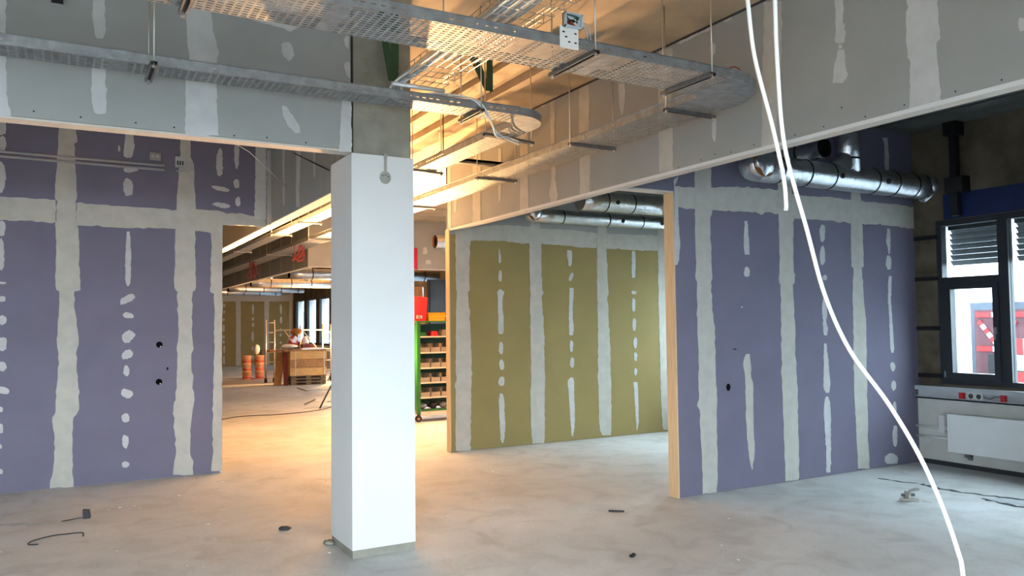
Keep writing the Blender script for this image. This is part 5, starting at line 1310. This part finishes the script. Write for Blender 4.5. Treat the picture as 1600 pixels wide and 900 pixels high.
build('white_symbol', MB().box(5.82, 6.15, 15.382, 15.3855, 2.78, 3.07), M_FACADE, sg)
one('alcove_frame', MB().box(6.95, 7.55, 16.2, 16.26, .0, 2.55).box(6.99, 7.51, 16.17, 16.2, 1.05, 2.5), M_FRAME, 'dark framed panel standing under the far bulkhead behind the cart', 'panel', (7.2, 16.2, 0))
one('leaning_board', MB().add([(6.2, 16.0, 0), (6.9, 16.0, 0), (6.9, 16.04, 0), (6.2, 16.04, 0), (6.2, 16.4, 2.4), (6.9, 16.4, 2.4), (6.9, 16.44, 2.4), (6.2, 16.44, 2.4)], [(0, 1, 2, 3), (4, 5, 6, 7), (0, 1, 5, 4), (1, 2, 6, 5), (2, 3, 7, 6), (3, 0, 4, 7)]), M_CHIP, 'brown board leaning under the far bulkhead behind the cart', 'board', (6.8, 16.1, 0))

# ================================================================== FAR ROOM
def bucket(label, x, y, z):
    b = thing('bucket', label, 'bucket', (x, y, z), 'stacked orange buckets')
    r = .135
    build('tub', MB().lathe([(0, 0), (r * .88, 0), (r, .2), (r * 1.03, .2), (r * 1.03, .215), (r * .95, .22), (0, .22)], (x, y, z), 18), M_BUCKET, b)
    build('printed_band', MB().lathe([(r * .902, .03), (r * .915, .03), (r * .945, .08), (r * .93, .08)], (x, y, z), 18), M_BUCKETR, b)
    return b


for s, x in enumerate((4.675, 5.045)):
    for lv in range(3):
        bucket('orange plaster bucket, %s in the stack %s' % (('bottom', 'middle', 'top')[lv], ('nearer the opening edge', 'under the white bag')[s]), x, 24.5, .232 * lv + .006)
for s, x in enumerate((4.675, 5.045)):
    build_o = one('cardboard_sheet', MB().box(x - .2, x + .2, 24.3, 24.7, 0, .005), M_BUCKETR, 'flat red sheet under the bucket stack ' + ('nearer the opening edge' if s == 0 else 'with the white bag'), 'sheet', (x, 24.5, 0), 'sheets under the buckets')
one('white_bag', MB().blob((4.965, 24.5, .702 + .165), .09, .1, .145, 6, .12), M_PLAST, 'white upright bag on top of a bucket stack', 'bag', (4.99, 24.5, .702))
one('tool_pouch', MB().box(5.08, 5.2, 24.42, 24.55, .7005, .86).box(5.1, 5.18, 24.44, 24.53, .86, .88), M_BLACK, 'small black pouch beside the white bag on the buckets', 'pouch', (5.14, 24.5, .7005))
one('floor_film', MB().prism(rough_edge([(4.1, 25.4), (5.0, 25.8), (5.9, 30.5), (5.6, 32.6), (4.2, 32.4)], .3, .05, 4), lambda u, v, t: (u, v, t), .0005, .006), M_PLAST, 'pale plastic film spread on the floor along the far green wall', 'film', (5, 29, 0))

# scaffold tower
sf = thing('scaffold_tower', 'aluminium rolling scaffold standing in the far room', 'scaffold', (5.7, 22.6, 0))
def ladder(x0, x1, y, ztop):
    for x in (x0, x1):
        build('upright', MB().tube([(x, y, .12), (x, y, ztop)], .024, 8), M_ALU, sf)
        build('castor', MB().tube([(x - .03, y, .06), (x + .03, y, .06)], .06, 12), M_BLACK, sf)
    z = .3
    while z < ztop:
        build('rung', MB().tube([(x0, y, z), (x1, y, z)], .016, 6), M_ALU, sf)
        z += .27
ladder(4.80, 5.03, 22.5, 1.73)
ladder(6.38, 6.62, 22.5, 1.6)
build('handrail', MB().tube([(5.03, 22.5, 1.44), (6.38, 22.5, 1.44)], .02, 8), M_ALU, sf)
build('upright', MB().tube([(5.75, 22.5, .9), (5.75, 22.5, 1.56)], .018, 8), M_ALU, sf)
build('brace', MB().tube([(5.3, 22.5, 1.44), (5.62, 22.5, .98)], .016, 6), M_ALU, sf)
build('brace', MB().tube([(5.85, 22.5, 1.38), (6.2, 22.5, .95)], .016, 6), M_ALU, sf)
build('platform', MB().box(4.85, 6.6, 22.2, 22.8, .86, .895), M_CHIP, sf)

# pallets and collars
zz = 0
for lv in range(3):
    p = thing('pallet', 'wooden pallet, %s of the three under the crate' % ('bottom', 'middle', 'top')[lv], 'pallet', (5.6, 21.4, zz), 'pallets under the crate')
    for k in range(3):
        yv = 21.02 + .35 * k
        build('skid', MB().box(5.13, 6.05, yv, yv + .09, zz, zz + .018), M_WOODD, p)
        for x in (5.13, 5.52, 5.91):
            build('block', MB().box(x, x + .14, yv, yv + .09, zz + .018, zz + .062), M_WOODD, p)
    for k in range(5):
        yv = 21.0 + .17 * k
        build('deck_board', MB().box(5.12, 6.06, yv, yv + .12, zz + .062, zz + .083), M_WOODD, p)
    zz += .0835
cr = thing('crate', 'pine crate of three stacked collars on the pallets in the far room', 'crate', (5.6, 21.4, zz))
for k in range(3):
    z0 = zz + .216 * k
    z1 = z0 + .213
    build('collar_board', MB().box(5.1, 6.06, 20.99 - .006 * k, 21.012, z0, z1 - .006), (M_WOOD, M_CHIP, M_WOOD)[k], cr)
    build('collar_board', MB().box(5.1, 6.06, 21.79, 21.812, z0, z1), M_WOOD, cr)
    build('collar_board', MB().box(5.1, 5.122, 21.0125, 21.7895, z0, z1), M_WOOD, cr)
    build('collar_board', MB().box(6.038, 6.06, 21.0125, 21.7895, z0, z1), M_WOOD, cr)
for x in (5.22, 5.98):
    build('corner_post', MB().box(x, x + .03, 20.975, 20.9895, zz, zz + .645), M_CREAM, cr)
zt = zz + .6475
one('chipboard_sheet', MB().box(4.95, 6.35, 20.95, 21.85, zt, zt + .022).box(5.0, 6.3, 20.97, 21.83, zt + .022, zt + .03), M_CHIP, 'board lying on top of the crate as a table', 'board', (5.6, 21.4, zt))
zt += .0305
one('white_sheet', MB().box(5.4, 6.05, 20.96, 21.3, zt, zt + .03).box(5.45, 5.9, 20.98, 21.28, zt + .03, zt + .04), M_FACADE, 'stack of white sheets at the edge of the crate top', 'sheets', (5.7, 21.1, zt))
one('plastic_wrap', MB().blob((5.12, 21.2, zt + .085), .22, .17, .06, 9, .3), M_PLAST, 'crumpled milky plastic wrap on the crate top', 'plastic wrap', (5.12, 21.2, zt))
one('maroon_case', MB().box(5.52, 5.82, 21.35, 21.6, zt, zt + .13).box(5.62, 5.72, 21.46, 21.5, zt + .13, zt + .16), M_MAROON, 'maroon tool case on the crate top', 'case', (5.67, 21.5, zt))
one('white_canister', MB().lathe([(0, 0), (.1, 0), (.1, .22), (.05, .3), (.05, .34), (0, .34)], (5.68, 21.735, zt), 16), M_PLAST, 'white canister at the back of the crate top', 'canister', (5.68, 21.7, zt))
one('checked_jacket', MB().blob((5.34, 21.65, zt + .2), .13, .1, .17, 12, .2), M_CLOTHR, 'red and white checked jacket heaped on the crate top', 'jacket', (5.34, 21.65, zt))
one('brown_cap', MB().blob((5.42, 21.62, zt + .47), .15, .12, .09, 3, .15).box(5.32, 5.42, 21.46, 21.56, zt + .43, zt + .445), M_CLOTHB, 'brown cap on top of the checked jacket', 'cap', (5.44, 21.6, zt + .35))
def lean(name, label, x0, x1, y, h, dx, m, cat):
    return one(name, MB().add([(x0, y, 0), (x1, y, 0), (x1, y + .03, 0), (x0, y + .03, 0), (x0 + dx, y + .14, h), (x1 + dx, y + .14, h), (x1 + dx, y + .17, h), (x0 + dx, y + .17, h)], [(0, 1, 2, 3), (4, 5, 6, 7), (0, 1, 5, 4), (1, 2, 6, 5), (2, 3, 7, 6), (3, 0, 4, 7)]), m, label, cat, ((x0 + x1) / 2, y, 0))
lean('leaning_sheet', 'light brown sheet leaning aslant against the scaffold', 4.76, 4.95, 21.35, .86, .13, M_CHIP, 'board')
lean('leaning_sheet', 'dark brown upright sheet between the slanted sheet and the crate', 4.98, 5.09, 21.15, .86, -.0, M_MAROON, 'board')
one('floor_panel', MB().prism([(5.0, 18.9), (5.65, 18.9), (5.95, 20.1), (5.05, 20.1)], lambda u, v, t: (u, v, t), .0, .02), M_SCREED, 'flat grey panel lying on the floor before the pallets', 'panel', (5.4, 19.5, 0))
one('timber_strip', MB().bar((4.55, 16.6, .012), (4.1, 15.7, .012), .03, .022), M_WOODD, 'thin timber strip lying on the hall floor', 'timber strip', (4.3, 16.1, 0))
one('floor_lead', MB().tube(spline([(2.1, 13.8, .007), (2.6, 14.3, .007), (3.3, 14.25, .007), (4.0, 14.5, .007), (4.6, 15.2, .007)], 8), .007, 6), M_BLACK, 'dark extension lead running across the hall floor', 'cable', (3.3, 14.2, 0))
one('floor_lead', MB().tube(spline([(3.9, 15.0, .006), (4.5, 15.1, .006), (4.9, 15.6, .006), (4.7, 16.2, .006), (5.2, 16.5, .006)], 8), .006, 6), M_CABLEG, 'thin pale lead curled on the hall floor behind the column', 'cable', (4.5, 15.5, 0))

# ================================================================== SMALL THINGS ON THE FLOOR
one('bent_wire', MB().tube(spline([(-.16, 6.70, .01), (-.22, 6.72, .012), (-.2, 6.8, .015), (-.08, 6.87, .02), (.02, 6.87, .02), (.12, 6.86, .018), (.125, 6.80, .006)], 6), .005, 6), M_CRACK_SHADE, 'bent dark wire offcut lying on the floor before the left violet wall', 'wire', (-.05, 6.8, 0))
one('wood_block', MB().add([(.135, 7.43, 0), (.185, 7.42, 0), (.195, 7.50, 0), (.14, 7.51, 0), (.13, 7.44, .06), (.175, 7.43, .055), (.185, 7.505, .06), (.135, 7.515, .065)], [(0, 1, 2, 3), (4, 5, 6, 7), (0, 1, 5, 4), (1, 2, 6, 5), (2, 3, 7, 6), (3, 0, 4, 7)]), M_CRACK_SHADE, 'small dark block on the floor beside the screed repair', 'block', (.16, 7.47, 0))
one('dark_clod', MB().blob((1.47, 6.2, .012), .045, .03, .016, 2, .35), M_CRACK_SHADE, 'flat dark clod on the floor to the left of the column', 'debris', (1.47, 6.2, 0))
one('black_lump', MB().blob((3.285, 4.27, .01), .022, .02, .014, 5, .3), M_BLACK, 'tiny black lump on the floor in the foreground', 'debris', (3.285, 4.27, 0))
one('grey_stick', MB().bar((3.9, 5.38, .008), (3.99, 5.29, .01), .014, .012), M_CRACK_SHADE, 'short grey stick on the floor near the wall end', 'debris', (3.95, 5.33, 0))
mf = thing('metal_fitting', 'small crumpled metal fitting lying on the floor by the right violet wall', 'fitting', (6.31, 4.35, 0))
build('base', MB().bar((6.24, 4.38, .012), (6.36, 4.3, .012), .05, .02), M_ALU, mf)
build('clamp', MB().bar((6.28, 4.35, .02), (6.27, 4.33, .09), .05, .02, up=(1, 0, 0)), M_ALU, mf)
build('bent_tab', MB().bar((6.27, 4.33, .085), (6.35, 4.29, .105), .045, .012), M_ALU, mf)
build('bolt', MB().tube([(6.25, 4.38, .05), (6.33, 4.31, .055)], .014, 6, smooth=False), M_GALVD, mf)
for i, (x, y, c) in enumerate(((6.42, 4.28, 0),)):
    one('paper_scrap', MB().prism([(6.40, 4.20), (6.50, 4.26), (6.47, 4.34), (6.39, 4.28)], lambda u, v, t: (u, v, t), .0, .004), M_CHIPS, 'pale scrap lying under the metal fitting', 'scrap', (6.44, 4.27, 0))
mb = MB()
rr = random.Random(21)
for k in range(110):
    x = rr.uniform(-.4, 5.5)
    y = rr.uniform(3.0, 8.5) if x > 1.4 else rr.uniform(5.5, 8.6)
    if 1.6 < x < 2.2 and 5.1 < y < 5.75 or (y > 5.3 and y < 5.7 and x > 4.6):
        continue
    s = rr.choice((.005, .006, .009, .014)) * rr.uniform(.6, 1.2)
    a = rr.uniform(0, PI)
    ca, sa = math.cos(a), math.sin(a)
    q = [(-s, -s * .35), (s * .8, -s * .45), (s, s * .3), (-s * .6, s * .4)]
    mb.prism([(x + u * ca - v * sa, y + u * sa + v * ca) for u, v in q], lambda u, v, t: (u, v, t), .0, .002 + s * .25)
o = build('plaster_crumbs', mb, M_CHIPS, kind='stuff')
tag(o, 'pale plaster crumbs scattered over the screed floor', 'debris')
